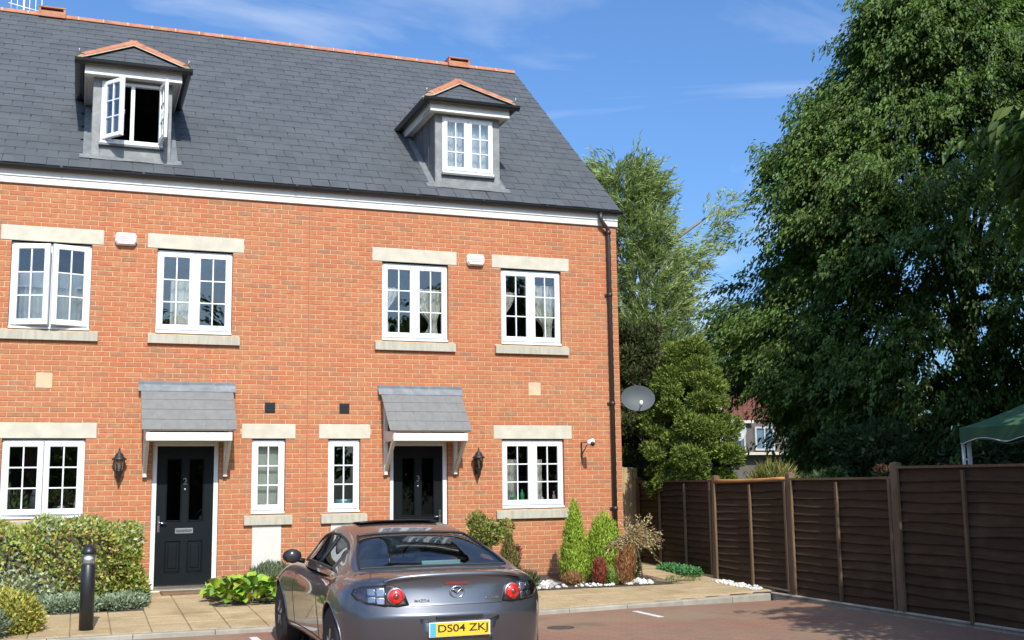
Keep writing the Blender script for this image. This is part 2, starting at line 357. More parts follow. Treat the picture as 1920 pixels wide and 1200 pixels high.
def rect_sub(rects, z):
    out = []
    for (a, b, c, d) in rects:
        x0, x1, z0, z1 = z
        if b <= x0 or a >= x1 or d <= z0 or c >= z1: out.append((a, b, c, d)); continue
        if a < x0: out.append((a, x0, c, d))
        if b > x1: out.append((x1, b, c, d))
        m0, m1 = max(a, x0), min(b, x1)
        if c < z0: out.append((m0, m1, c, z0))
        if d > z1: out.append((m0, m1, z1, d))
    return out
def pave_z(y): return -.06+.036*max(-3.95, min(y, 3)) if y < 0 else -.06

# ------------------------------------------------------------------ ground
def plane(name, x0, x1, y0, y1, z, mat, kind='structure', nx=1, ny=1):
    m = MB(); m.quad((x0,y0,z),(x1,y0,z),(x1,y1,z),(x0,y1,z)); o = m.build(name, mat); tag(o, kind=kind); return o
ROADZ = -.25
plane('ground', -900, 900, -900, 1500, ROADZ-.10, 'rough_grass')
plane('car_park', -22, 6.18, -36, -3.6, ROADZ, 'block_paving')

# pavement: bed of sand sloping down to the kerb, slabs on top
KERB = [(-8.0, -3.80), (-3.5, -3.83), (-1.0, -3.87), (2.3, -3.77), (4.2, -3.52), (6.1, -3.18)]
def kerb_y(x):
    for (a, b), (c, d) in zip(KERB, KERB[1:]):
        if a <= x <= c: return b+(d-b)*(x-a)/(c-a)
    return KERB[0][1] if x < KERB[0][0] else KERB[-1][1]
m = MB()
xs = [-8+.5*i for i in range(29)]+[6.4]
for a, b in zip(xs, xs[1:]):
    ya, yb = kerb_y(a)+.13, kerb_y(b)+.13
    n = 4
    for i in range(n):
        def P(x, yk, t): y = yk*(1-t)+.02*t; return (x, y, pave_z(y)-.016)
        m.quad(P(a, ya, i/n), P(b, yb, i/n), P(b, yb, (i+1)/n), P(a, ya, (i+1)/n))
m.quad((5.35,.02,-.076),(6.75,.02,-.076),(6.85,2.3,-.076),(5.35,2.3,-.076))
pavement = tag(m.build('pavement', 'joint_sand'), kind='structure')
slab_cache = {}
def slab_mesh(sx, sy):
    k = (round(sx, 2), round(sy, 2))
    if k not in slab_cache:
        m = MB(); a, b, c = sx/2, sy/2, .012
        m.add([(-a,-b,-.03),(a,-b,-.03),(a,b,-.03),(-a,b,-.03),(-a,-b,-.006),(a,-b,-.006),(a,b,-.006),(-a,b,-.006),(-a+c,-b+c,0),(a-c,-b+c,0),(a-c,b-c,0),(-a+c,b-c,0)],
              [(0,1,5,4),(1,2,6,5),(2,3,7,6),(3,0,4,7),(4,5,9,8),(5,6,10,9),(6,7,11,10),(7,4,8,11),(8,9,10,11)])
        me = bpy.data.meshes.new('paving_slab'); me.from_pydata(m.v, [], m.f); me.materials.append(MT['paving']); slab_cache[k] = me
    return slab_cache[k]
SX, SY = .4395, .60
ang = math.atan(.036)
beds = [(-8, -2.35, -1.95, .1), (-1.36, 2.35, -1.62, .1), (2.3, 5.35, -1.78, .1)]     # planting beds: x0,x1,y0,y1
def in_bed(x, y): return any(a < x < b and c < y < d for a, b, c, d in beds)
for i in range(-12, 20):
    cx = -2.438+SX*(i+.5)
    yk = kerb_y(cx)+.135
    ys = [-3.10-.60, -3.10, -2.50, -1.90, -1.30, -.70, -.10, .5, 1.1, 1.7, 2.3]
    for y0, y1 in zip(ys, ys[1:]):
        y0 = max(y0, yk); cy = (y0+y1)/2
        if y1-y0 < .08: continue
        if cy > -.05 and cx < 5.5: continue
        if cx > 6.25-.1*0 or cx < -5.5: continue
        if in_bed(cx, cy) : continue
        o = link('paving_slab', slab_mesh(SX-.010, y1-y0-.010), pavement, (cx, cy, pave_z(cy)+random.uniform(-.002, .002)))
        o.rotation_euler = (ang+random.uniform(-.003, .003) if cy < 0 else 0, random.uniform(-.004, .004), random.uniform(-.004, .004))
# kerb stones
kerb = MB(); kerb.box(-8, -5.4, -3.90, -3.70, -.5, -.215); kerb = tag(kerb.build('kerb', 'concrete_kerb'), kind='structure')
def kerb_stone(p, q, parent, top0, top1, wdt=.125, h=.2):
    p = Vector((p[0], p[1], 0)); q = Vector((q[0], q[1], 0)); d = (q-p).normalized(); nn = Vector((-d.y, d.x, 0)); g = .004
    p = p+d*g; q = q-d*g; b = .012
    def ring(c, top): return [c+Vector((0,0,top-h)), c+Vector((0,0,top-b)), c+nn*b+Vector((0,0,top)), c+nn*wdt+Vector((0,0,top)), c+nn*wdt+Vector((0,0,top-h))]
    A, B = ring(p, top0), ring(q, top1); m = MB()
    m.add(A+B, [(0,1,2,3,4),(9,8,7,6,5)]+[(i, i+5, (i+1) % 5+5, (i+1) % 5) for i in range(5)])
    return m.build('kerb_stone', 'concrete_kerb', parent)
x = -2.654-.90*3
while x < 6.0:
    x1 = min(x+.90, 6.16)
    kerb_stone((x, kerb_y(x)), (x1, kerb_y(x1)), kerb, -.197+random.uniform(-.003,.003), -.197+random.uniform(-.003,.003)); x += .90
edge = MB(); edge.box(6.20, 6.245, -15, -9.9, -.5, -.2); edge = tag(edge.build('edging_kerb', 'concrete_kerb'), kind='structure')
y = -3.1
while y > -9.8:
    kerb_stone((6.19, y), (6.19, y-.9), edge, -.185, -.185, wdt=.05); y -= .9
m = MB(); m.quad((6.17,-12,-.215),(6.6,-12,-.215),(6.6,-2.6,-.205),(6.17,-2.6,-.205)); m.quad((6.10,-3.15,-.19),(6.6,-3.15,-.19),(6.75,-1.2,-.13),(6.10,-1.2,-.118)); tag(m.build('fence_verge', 'soil'), kind='structure')
# painted bay markings
for (x0, x1, y0, y1), lb in (((3.54, 3.63, -4.64, -3.92), 'short white painted bay line on the red block paving'),):
    m = MB(); m.box(x0, x1, y0, y1, ROADZ-.002, ROADZ+.004); tag(m.build('bay_marking', 'road_paint'), lb, 'road marking')
m = MB(); m.box(-1.43, -1.34, -4.75, -4.27, ROADZ-.002, ROADZ+.004); tag(m.build('bay_marking', 'road_paint'), 'white bay line end between kerb and parked car front wheel', 'road marking')
m = MB(); m.box(-1.08, -.95, -5.2, -4.66, ROADZ-.002, ROADZ+.004); tag(m.build('bay_marking', 'road_paint'), 'white bay line running under the parked car', 'road marking')
m = MB(); m.lathe([(.0, 0), (.16, 0), (.16, .005), (.13, .006), (.0, .006)], (2.05, -5.05, ROADZ), 20); tag(m.build('drain_cover', 'iron'), 'round dark iron drain cover in the red block paving', 'drain cover')

# ------------------------------------------------------------------ houses
Z_EAVE, Y_EAVE, Y_RIDGE, Z_RIDGE = 6.14, -.12, 4.92, 10.42
SL = (Z_RIDGE-Z_EAVE)/(Y_RIDGE-Y_EAVE); RANG = math.atan(SL); SLEN = math.hypot(Y_RIDGE-Y_EAVE, Z_RIDGE-Z_EAVE)
def roof_z(y): return Z_EAVE+(y-Y_EAVE)*SL
def roof_pt(x, v, h=0): return Vector((x, Y_EAVE+v*math.cos(RANG)-h*math.sin(RANG), Z_EAVE+v*math.sin(RANG)+h*math.cos(RANG)))
W_END = 5.39
def build_window(parent, x0, x1, z0, z1, yf=.055, leaves=2, opens=(0, 0), vent=True, wide_sill=True, curtain_dark=False):
    """uPVC casement: frame, sashes, glazing bars, panes. x0<x1 world. opens: outward angle of each sash in degrees (hinged on outer side)"""
    W = empty('window', (0,0,0)); W.location = Vector(((x0+x1)/2, yf, z0))-wloc(parent); W.parent = parent
    fr = MB(); t = .048; d = .07
    fr.bev(x0, x0+t, yf, yf+d, z0+.03, z1); fr.bev(x1-t, x1, yf, yf+d, z0+.03, z1)
    fr.bev(x0+t, x1-t, yf+.001, yf+d, z1-t, z1-.001)
    fr.bev(x0-.004, x1+.004, yf-.045, yf+d, z0, z0+.032)                    # projecting cill
    fr.bev(x0+t, x1-t, yf+.001, yf+d, z0+.032, z0+.03+t)
    if leaves == 2: fr.bev((x0+x1)/2-.03, (x0+x1)/2+.03, yf+.001, yf+d, z0+.03+t, z1-t)
    fr.build('frame', 'upvc', W)
    if vent:
        v = MB(); v.bev(x0+.02, x1-.02, yf-.006, yf+.002, z1-.026, z1-.012, .003); v.build('trickle_vent', 'upvc', W)
    n = leaves; gap = .012
    spans = [(x0+.022, (x0+x1)/2-.004), ((x0+x1)/2+.004, x1-.022)] if n == 2 else [(x0+.022, x1-.022)]
    for k, (a, b) in enumerate(spans):
        zb, zt = z0+.055, z1-.03; s = .078; ys = yf-.018; dd = .05
        hinge = a if k == 0 else b
        angd = math.radians(opens[k])
        Mx = None
        if abs(opens[k]) > .01:
            rot = Matrix.Rotation(-angd if k == 0 else angd, 4, 'Z')
            Mx = Matrix.Translation((hinge, ys, 0)) @ rot @ Matrix.Translation((-hinge, -ys, 0))
        sm = MB(); sm.bev(a, a+s, ys, ys+dd, zb, zt, .008, Mx); sm.bev(b-s, b, ys, ys+dd, zb, zt, .008, Mx); sm.bev(a+s, b-s, ys+.0012, ys+dd, zb, zb+s+.006, .008, Mx); sm.bev(a+s, b-s, ys+.0012, ys+dd, zt-s, zt, .008, Mx)
        sm.build('sash', 'upvc', W)
        ga, gb, gz0, gz1 = a+s, b-s, zb+s+.006, zt-s
        ms = .0105; xm = (ga+gb)/2; zs = [gz0+(gz1-gz0)*i/3 for i in range(4)]
        bb = MB(); bb.bev(xm-ms, xm+ms, ys+.008, ys+.04, gz0, gz1, .003, Mx)
        for zz in zs[1:3]:
            bb.bev(ga, xm-ms, ys+.0085, ys+.04, zz-ms, zz+ms, .003, Mx); bb.bev(xm+ms, gb, ys+.0085, ys+.04, zz-ms, zz+ms, .003, Mx)
        bb.build('glazing_bar', 'upvc', W)
        for (pa, pb) in ((ga-.003, xm), (xm, gb+.003)):
            for i in range(3):
                pm = MB(); pm.box(pa+.001, pb-.001, ys+.022, ys+.026, zs[i]+.001, zs[i+1]-.001, Mx); pm.build('pane', 'glass', W)
    return W
def wavy(x0, x1, y, z0, z1, amp=.025, waves=5, tie=None, tiez=.35):
    """hanging cloth. tie=(x) gathers the lower-middle towards x"""
    m = MB(); nx, nz = waves*8, 14; V = []
    for j in range(nz+1):
        t = j/nz; z = z1+(z0-z1)*t
        for i in range(nx+1):
            s = i/nx; xx = x0+(x1-x0)*s
            if tie is not None:
                g = math.exp(-((t-(1-tiez))/.30)**2)*.78
                if t > 1-tiez: g = max(g, .62)
                xx = xx*(1-g)+tie*g
            V.append((xx, y+amp*math.sin(s*waves*2*math.pi+.5*math.sin(t*3))*(1-.3*t)+.01*math.sin(s*17+t*2), z))
    F = [(j*(nx+1)+i, j*(nx+1)+i+1, (j+1)*(nx+1)+i+1, (j+1)*(nx+1)+i) for j in range(nz) for i in range(nx)]
    m.add(V, F, True)
    # thickness
    m.add([(a, b+.006, c) for a, b, c in V], [f[::-1] for f in F], True); return m

brick_me = None
def build_house(s, name, label):
    global brick_me
    lo, hi = (.006, W_END) if s > 0 else (-W_END, -.006)
    H = thing(name, (s*2.7, 0, 0), label, 'house', 'brick terraced houses')
    def X(a, b): return (s*a, s*b) if s > 0 else (-b, -a)
    GL, FL = 2.15, 5.012
    wins = {'upper_outer': (3.223, 4.319, 3.714, FL), 'upper_inner': (1.18, 2.297, 3.714, FL), 'lower_outer': (3.208, 4.317, 1.003, GL), 'lower_narrow': (.33, .838, 1.003, GL)}
    lint = [(3.064, 4.469, FL, 5.237), (1.017, 2.444, FL, 5.237), (3.064, 4.465, GL, 2.375), (.181, .996, GL, 2.375)]
    sills = [(3.103, 4.424, 3.566, 3.714), (1.061, 2.404, 3.566, 3.714), (3.093, 4.409, .855, 1.003), (.222, .941, .855, 1.003)]
    door = (1.318, 2.276, -.12, 2.125)
    openings = [(*X(a, b), c, d) for a, b, c, d in wins.values()]+[(*X(*door[:2]), *door[2:])]
    solids = [(*X(a, b), c, d) for a, b, c, d in lint+sills]
    extra = [(*X(3.69, 3.915), 2.868, 3.098), (*X(.50, .655), 2.545, 2.70), (*X(.378, .815), -.2, .855)]
    Z0, Z1 = -.35, 5.93
    # mortar wall with reveals
    xs = sorted({lo, hi, *[v for o in openings for v in o[:2]]}); zs = sorted({Z0, Z1, *[v for o in openings for v in o[2:]]})
    m = MB()
    def inside(x, z): return any(a < x < b and c < z < d for a, b, c, d in openings)
    for a, b in zip(xs, xs[1:]):
        for c, d in zip(zs, zs[1:]):
            if inside((a+b)/2, (c+d)/2): continue
            m.quad((a,.006,c),(b,.006,c),(b,.006,d),(a,.006,d)); m.quad((a,.30,c),(a,.30,d),(b,.30,d),(b,.30,c))
    for a, b, c, d in openings:
        for p, q in (((a-.004,c),(a-.004,d)),((b+.004,d),(b+.004,c)),((a,d),(b,d)),((b,c),(a,c))):
            m.quad((p[0],.006,p[1]),(q[0],.006,q[1]),(q[0],.30,q[1]),(p[0],.30,p[1]))
    wall = m.build('wall', 'mortar', H)
    # bricks
    if brick_me is None:
        b = MB(); b.bev(-.1075, .1075, 0, .10, -.0325, .0325, .004); brick_me = bpy.data.meshes.new('brick'); brick_me.from_pydata(b.v, [], b.f); brick_me.materials.append(MT['brick'])
    full = []; rest = MB(); zones = openings+solids+extra
    r = 0; z = .05-.075*4
    while z < 5.86:
        row = round((z-.05)/.075)+100
        off = (row % 2)*.1125; k0 = math.floor((lo-off)/.225)-1; k1 = math.ceil((hi-off)/.225)+1
        for k in range(k0, k1):
            a, b = off+k*.225+.005, off+(k+1)*.225-.005
            a, b = max(a, lo+.004), min(b, hi)
            if b-a < .02: continue
            rc = [(a, b, z+.005, z+.07)]
            for zn in zones:
                if zn[0] < b and zn[1] > a and zn[2] < z+.075 and zn[3] > z: rc = rect_sub(rc, zn)
            for (p, q, c, d) in rc:
                if q-p < .014 or d-c < .010: continue
                if abs(q-p-.215) < .001 and abs(d-c-.065) < .001: full.append(((p+q)/2, (c+d)/2))
                else: rest.bev(p, q, random.uniform(-.0012,.0012), .10, c, min(d, 5.9), .004)
        z += .075
    vis = [c for c in full if c[1] > (1.15 if c[0] < -2.3 else .75 if c[0] < 2.6 else .2) and -4.4 < c[0]]
    vis.sort(key=lambda c: (Vector((c[0], 0, c[1]))-CAMPOS).length)
    pick = set(vis[:300])
    for c in full:
        if c in pick:
            o = link('brick', brick_me, wall, Vector((c[0], random.uniform(-.0015, .0015), c[1]))-wloc(wall))
            o.rotation_euler = (random.uniform(-.006,.006), random.uniform(-.004,.004), random.uniform(-.006,.006))
        else: rest.bev(c[0]-.1075, c[0]+.1075, random.uniform(-.0015,.0015), .10, c[1]-.0325, c[1]+.0325, .004)
    tag(rest.build('brickwork', 'brick', wall), kind='stuff')
    # shell: side, party wall, back, floors
    m = MB(); ex, ix = (hi, lo) if s > 0 else (lo, hi); sg = 1 if s > 0 else -1
    def gable(x, thick):
        poly = [(x,.0 if thick else .31,Z0),(x,9.8,Z0),(x,9.8,5.9),(x,Y_RIDGE,10.30),(x,.0 if thick else .31,6.05)]
        return poly
    g = MB(); P0 = [(ex-sg*.102,.101,Z0),(ex-sg*.102,9.8,Z0),(ex-sg*.102,9.8,6.0),(ex-sg*.102,Y_RIDGE,10.20),(ex-sg*.102,.101,6.13)]
    g.prism(P0, (sg*.101,0,0)); g.build('gable_wall', 'far_brick', H)
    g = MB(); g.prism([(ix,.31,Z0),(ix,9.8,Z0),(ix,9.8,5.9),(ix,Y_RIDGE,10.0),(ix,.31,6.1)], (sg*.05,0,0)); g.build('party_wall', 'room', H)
    g = MB(); a, b = min(ix+sg*.05, ex-sg*.103), max(ix+sg*.05, ex-sg*.103)
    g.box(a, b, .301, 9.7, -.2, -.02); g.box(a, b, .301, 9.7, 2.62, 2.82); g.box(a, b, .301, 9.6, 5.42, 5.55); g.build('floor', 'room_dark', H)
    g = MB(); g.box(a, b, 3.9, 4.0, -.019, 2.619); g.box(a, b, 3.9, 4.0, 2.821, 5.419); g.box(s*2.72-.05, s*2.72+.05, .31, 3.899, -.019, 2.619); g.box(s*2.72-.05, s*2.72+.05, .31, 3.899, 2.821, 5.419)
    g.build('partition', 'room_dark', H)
    g = MB(); g.box(a, b, 9.7, 9.8, -.2, 6.0); g.build('back_wall', 'far_brick', H)
    # lintels, sills, blocks
    for (a, b, c, d) in lint:
        a, b = X(a, b); q = MB(); q.bev(a, b, -.006, .2, c, d, .006); q.build('lintel', 'cast_stone', H)
    for (a, b, c, d) in sills:
        a, b = X(a, b); q = MB(); q.prism([(a,-.055,c),(a,-.055,d-.022),(a,.14,d),(a,.14,c)], (b-a,0,0)); q.build('sill', 'sill_stone', H)
    a, b, c, d = extra[0]; q = MB(); q.bev(a+.004, b-.004, -.003, .1, c+.004, d-.004, .004); q.build('vent_block', 'buff_block', H)
    a, b, c, d = extra[1]; q = MB(); q.bev(a, b, -.012, .1, c, d, .006)
    v = q.build('air_vent', 'black_plastic', H)
    q = MB()
    for i in range(5): q.box(a+.015, b-.015, -.018, -.012, c+.018+i*.026, c+.03+i*.026)
    q.build('louvre', 'black_plastic', v)
    a, b, c, d = extra[2]; q = MB(); q.bev(a, b, -.012, .1, c, d-.003, .006); mb = q.build('meter_panel', 'meter_cream', H)
    # windows
    ws = {}
    for k, (a, b, c, d) in wins.items():
        x0, x1 = X(a, b)
        op = (0, 0)
        if s < 0 and k == 'upper_outer': op = (17, 17)
        if s < 0 and k == 'lower_outer': op = (5, 5)
        ws[k] = build_window(H, x0+.003, x1-.003, c+.012, d-.012, leaves=1 if 'narrow' in k else 2, opens=op)
    # door
    D = empty('door', (0,0,0)); x0, x1 = X(*door[:2]); D.location = Vector(((x0+x1)/2, .05, 0))-wloc(H); D.parent = H
    f = MB(); yf = .055
    f.bev(x0+.002, x0+.07, yf, yf+.09, -.05, 2.12); f.bev(x1-.07, x1-.002, yf, yf+.09, -.05, 2.12); f.bev(x0+.07, x1-.07, yf+.001, yf+.09, 2.04, 2.119); f.build('door_frame', 'upvc', D)
    f = MB(); f.bev(x0+.07, x1-.07, yf-.03, yf+.09, -.045, .012, .01); f.build('threshold', 'chrome', D)
    f = MB(); f.bev(x0-.02, x1+.02, -.09, yf-.001, -.12, -.05, .01); f.build('door_step', 'cast_stone', D)
    la, lb = x0+.0705, x1-.0705; cx = (la+lb)/2; lw = lb-la
    # leaf as stile/rail frame round four panels, upper pair glazed
    cols = [(la+.135, cx-.045), (cx+.045, lb-.135)]; upz, loz = (.93, 1.86), (.19, .66)
    leaf = MB(); zc = sorted([.013, *loz, *upz, 2.039]); xc = [la, cols[0][0], cols[0][1], cols[1][0], cols[1][1], lb]; yl = yf+.02
    for i in range(5):
        for j in range(len(zc)-1):
            zm = (zc[j]+zc[j+1])/2; isp = i in (1, 3) and (loz[0] < zm < loz[1] or upz[0] < zm < upz[1])
            if not isp: leaf.box(xc[i], xc[i+1], yl, yl+.045, zc[j], zc[j+1])
    leaf = leaf.build('leaf', 'door_black', D)
    for (a, b) in cols:
        for (c, d), gz in ((loz, False), (upz, True)):
            p = MB()     # moulded rim
            for (p0, p1, p2, p3) in ((a, a+.018, c, d), (b-.018, b, c, d), (a+.018, b-.018, c, c+.018), (a+.018, b-.018, d-.018, d)): p.bev(p0, p1, yl-.010, yl+.03, p2, p3, .007)
            p.build('moulding', 'door_black', D)
            p = MB()
            if gz: p.box(a+.012, b-.012, yl+.022, yl+.028, c+.012, d-.012); p.build('pane', 'door_glass', D)
            else: p.bev(a+.012, b-.012, yl+.006, yl+.04, c+.012, d-.012, .012); p.bev(a+.05, b-.05, yl-.004, yl+.01, c+.06, d-.06, .01); p.build('panel', 'door_black', D)
    p = MB(); p.bev(cx-.13, cx+.13, yl-.012, yl+.002, .755, .835, .005); p.build('letterbox', 'steel_dull', D)
    p = MB(); p.bev(cx-.115, cx+.115, yl-.017, yl-.011, .775, .815, .003); p.build('letter_flap', 'chrome', D)
    hx = la+.045 if s < 0 else lb-.045
    p = MB(); p.bev(hx-.017, hx+.017, yl-.012, yl+.002, .78, 1.02, .004); dirn = 1 if s < 0 else -1; p.tube([(hx, yl-.01, .92), (hx, yl-.05, .92), (hx+dirn*.11, yl-.05, .915)], .010, 8); p.build('handle', 'chrome', D)
    me = text_mesh('2' if s < 0 else '3', .135, 'number'); me.materials.append(MT['chrome']); link('number', me, D, Vector((cx, yl-.004, 1.515))-wloc(D))
    p = MB(); p.lathe([(0,0),(.017,0),(.017,-.006),(.012,-.009),(0,-.009)], (cx, yl-.001, 1.40), 14, 'Y'); p.build('spyhole', 'chrome', D)
    # canopy
    C = empty('door_canopy', (0,0,0)); cxx = s*1.81; C.location = Vector((cxx, 0, 2.25))-wloc(H); C.parent = H
    zt, zbm, yfn = 2.93, 2.245, -.64; hw = .665
    rise = zt-zbm; ca = math.atan2(rise, -yfn); clen = math.hypot(rise, yfn)
    def cp(x, v, h): return Vector((x, yfn+v*math.cos(ca)-h*math.sin(ca), zbm+v*math.sin(ca)+h*math.cos(ca)))
    dk = MB(); dk.add([cp(cxx-hw+.02,.02,-.03),cp(cxx+hw-.02,.02,-.03),cp(cxx+hw-.02,clen,-.03),cp(cxx-hw+.02,clen,-.03),cp(cxx-hw+.02,.02,-.004),cp(cxx+hw-.02,.02,-.004),cp(cxx+hw-.02,clen,-.004),cp(cxx-hw+.02,clen,-.004)], [(0,3,2,1),(4,5,6,7),(0,1,5,4),(1,2,6,5),(2,3,7,6),(3,0,4,7)]); dk.build('canopy_deck', 'cream_paint', C)
    nr = 4; ex_ = (clen-.10)/nr
    for r_ in range(nr+1):
        cuts = [-hw, -hw+.30, -hw+.60, -hw+.90, -hw+1.2, hw] if r_ % 2 == 0 else [-hw, -hw+.15, -hw+.45, -hw+.75, -hw+1.05, hw]
        for a, b in zip(cuts, cuts[1:]):
            if b-a < .05: continue
            v0 = r_*ex_; v1 = min(v0+ex_*1.7, clen); sm = MB(); h0 = .010+random.uniform(0,.002)
            sm.add([cp(cxx+a+.001,v0,h0),cp(cxx+b-.001,v0,h0),cp(cxx+b-.001,v1,.001),cp(cxx+a+.001,v1,.001),cp(cxx+a+.001,v0,h0+.007),cp(cxx+b-.001,v0,h0+.007),cp(cxx+b-.001,v1,.008),cp(cxx+a+.001,v1,.008)], [(0,3,2,1),(4,5,6,7),(0,1,5,4),(1,2,6,5),(2,3,7,6),(3,0,4,7)])
            sm.build('slate', 'canopy_slate', C)
    fl = MB(); n = 14
    for side in (0,):
        for i in range(n):
            a, b = cxx-.70+1.40*i/n, cxx-.70+1.40*(i+1)/n
            ja, jb = .006*math.sin(i*2.1), .006*math.sin((i+1)*2.1)
            A = [Vector((a,-.004,3.0+ja)), Vector((a,-.03,2.985+ja)), cp(a,clen-.005,.03), cp(a,clen-.13,.022+ja*.3)]; Bq = [Vector((b,-.004,3.0+jb)), Vector((b,-.03,2.985+jb)), cp(b,clen-.005,.03), cp(b,clen-.13,.022+jb*.3)]
            for q in range(3): fl.add([A[q], Bq[q], Bq[q+1], A[q+1]], [(0,1,2,3)], True)
            fl.add([A[3], Bq[3], Bq[3]-Vector((0,0,.006)), A[3]-Vector((0,0,.006))], [(0,1,2,3)])
    fl.build('lead_flashing', 'lead', C)
    fb = MB(); fb.bev(cxx-.60, cxx+.60, yfn+.012, yfn+.04, 2.095, 2.215, .004); fb.build('fascia_board', 'white_paint', C)
    fb = MB(); fb.box(cxx-.60, cxx+.60, yfn+.041, -.002, 2.10, 2.118); fb.build('soffit', 'white_paint', C)
    for sd in (-1, 1):
        bx = cxx+sd*.575; br = MB(); t = .03
        br.bev(bx-t, bx+t, -.075, .0, 1.58, 2.86, .006); br.bev(bx-t+.001, bx+t-.001, -.60, -.076, 2.12, 2.19, .006)
        Ms = Matrix.Translation((bx, -.06, 1.66)) @ Matrix.Rotation(math.atan2(.50, .46), 4, 'X')
        br.box(-.026, .026, -.028, .028, 0, .70, Ms)
        br.prism([(bx-.029,-.60,2.215),(bx-.029,-.03,2.215),(bx-.029,-.03,2.80)], (.058,0,0)) if False else None
        br.build('bracket', 'cream_paint', C)
        rf = MB(); rf.prism([(bx-.024, yfn+.05, 2.19), (bx-.024, -.08, 2.19), (bx-.024,-.08, 2.27), (bx-.024, yfn+.06, 2.235)], (.048,0,0)); rf.build('rafter_end', 'cream_paint', C)
        rf = MB(); A = cp(bx-.024, .05, -.032); B_ = cp(bx-.024, clen-.03, -.032); A2 = cp(bx-.024, .05, -.09); B2 = cp(bx-.024, clen-.03, -.09); rf.prism([A, B_, B2, A2], (.048,0,0)); rf.build('rafter', 'cream_paint', C)
    # eaves
    a, b = lo if s > 0 else lo-.0, hi
    e0, e1 = (.0, W_END+.02) if s > 0 else (-W_END-.02, .0)
    q = MB(); q.bev(e0, e1, -.035, .0, 5.855, 5.955, .006); q.bev(e0, e1, -.05, .0, 5.956, 6.07, .006); q.build('fascia', 'white_paint', H)
    q = MB(); q.box(e0, e1, -.045, .15, 6.071, 6.13); q.build('wall_plate', 'cream_paint', H)
    gt = MB(); gy, gz, gr = -.112, 6.115, .060; n = 8
    e1g = e1+.05 if s > 0 else e1; V = []
    xs_ = [e0, e1g]
    prof = [(gy+gr*math.cos(math.pi+math.pi*k/n), gz+gr*math.sin(math.pi+math.pi*k/n)) for k in range(n+1)]+[(gy+(gr-.006)*math.cos(2*math.pi-math.pi*k/n), gz+(gr-.006)*math.sin(2*math.pi-math.pi*k/n)) for k in range(n+1)]
    gt.prism([(e0, p[0], p[1]) for p in prof], (e1g-e0,0,0)); gt = gt.build('gutter', 'black_plastic', H)
    for gx in [e0+.55+i*1.15 for i in range(5)]:
        q = MB(); q.prism([(gx, gy+(gr+.006)*math.cos(math.pi+math.pi*k/8), gz+(gr+.006)*math.sin(math.pi+math.pi*k/8)) for k in range(9)], (.035,0,0)); q.box(gx, gx+.035, gy-gr-.01, gy-gr+.004, gz-.02, gz+.012); q.build('gutter_bracket', 'black_plastic', gt)
    # roof deck with dormer opening
    xd = s*2.72; yb = Y_EAVE+(8.02-Z_EAVE)/SL; hole = (xd-.52, xd+.52, .27, yb)
    R = MB(); rx = sorted({e0, e1, hole[0], hole[1]}); ry = [Y_EAVE-.02, hole[2], hole[3], Y_RIDGE]
    for p, q_ in zip(rx, rx[1:]):
        for u_, v_ in zip(ry, ry[1:]):
            if hole[0] < (p+q_)/2 < hole[1] and hole[2] < (u_+v_)/2 < hole[3]: continue
            R.quad((p,u_,roof_z(u_)-.012),(q_,u_,roof_z(u_)-.012),(q_,v_,roof_z(v_)-.012),(p,v_,roof_z(v_)-.012)); R.quad((p,u_,roof_z(u_)-.06),(p,v_,roof_z(v_)-.06),(q_,v_,roof_z(v_)-.06),(q_,u_,roof_z(u_)-.06))
    R.quad((e0,Y_RIDGE,Z_RIDGE-.012),(e1,Y_RIDGE,Z_RIDGE-.012),(e1,10.1,6.0),(e0,10.1,6.0))
    xv = e1 if s > 0 else e0
    R.prism([(xv,Y_EAVE-.02,roof_z(Y_EAVE-.02)-.07),(xv,Y_RIDGE,Z_RIDGE-.07),(xv,Y_RIDGE,Z_RIDGE+.0),(xv,Y_EAVE-.02,roof_z(Y_EAVE-.02)+.0)], (sg*.02,0,0))
    roof = R.build('roof', 'slate', H)
    # slates
    EXP, SWD = .255, .30; cand = []
    nrow = int(SLEN/EXP)+1; dm = {}
    def slate_geo(wd, ln): 
        return [(-wd/2,0,.008),(wd/2,0,.008),(wd/2,ln,.0),(-wd/2,ln,.0),(-wd/2,0,.018),(wd/2,0,.018),(wd/2,ln,.006),(-wd/2,ln,.006)]
    SF = [(0,3,2,1),(4,5,6,7),(0,1,5,4),(1,2,6,5),(2,3,7,6),(3,0,4,7)]
    sl_me = bpy.data.meshes.get('roof_slate')
    if sl_me is None:
        sl_me = bpy.data.meshes.new('roof_slate'); sl_me.from_pydata(slate_geo(SWD-.009, .42), [], SF); sl_me.materials.append(MT['slate'])
    restS = MB(); fullS = []
    slope = Matrix.Rotation(RANG, 4, 'X')
    for r_ in range(nrow):
        v0 = -.03+r_*EXP; off = (r_ % 2)*.15
        if v0 > SLEN-.12: break
        k0, k1 = math.floor((e0-off)/SWD)-1, math.ceil((e1-off)/SWD)+1
        for k in range(k0, k1):
            sa, sb = off+k*SWD, off+(k+1)*SWD
            if s < 0 and sb > 1e-6: continue
            a, b = (sa if s > 0 and sa < 0 < sb-1e-6 else max(sa, e0)), min(sb, e1+(.015 if s > 0 else 0))
            if b-a < .03: continue
            pc = roof_pt((a+b)/2, v0+.1); 
            ddx = abs(pc.x-xd)
            y_ = pc.y
            if ddx < .60 and .12 < y_ < yb-.25: continue
            if ddx < .82 and 1.75 < y_ < 2.1+ (.82-ddx)*.0 and False: continue
            jit = random.uniform(-.008, .008)
            if b-a > SWD-.01 and SLEN-v0 > .45: fullS.append(((a+b)/2, v0, jit))
            else:
                mt = Matrix.Translation(roof_pt((a+b)/2, v0, jit*.4)) @ slope; restS.add([mt @ Vector(p) for p in slate_geo(b-a-.009, min(.42, SLEN-v0-.02))], SF)
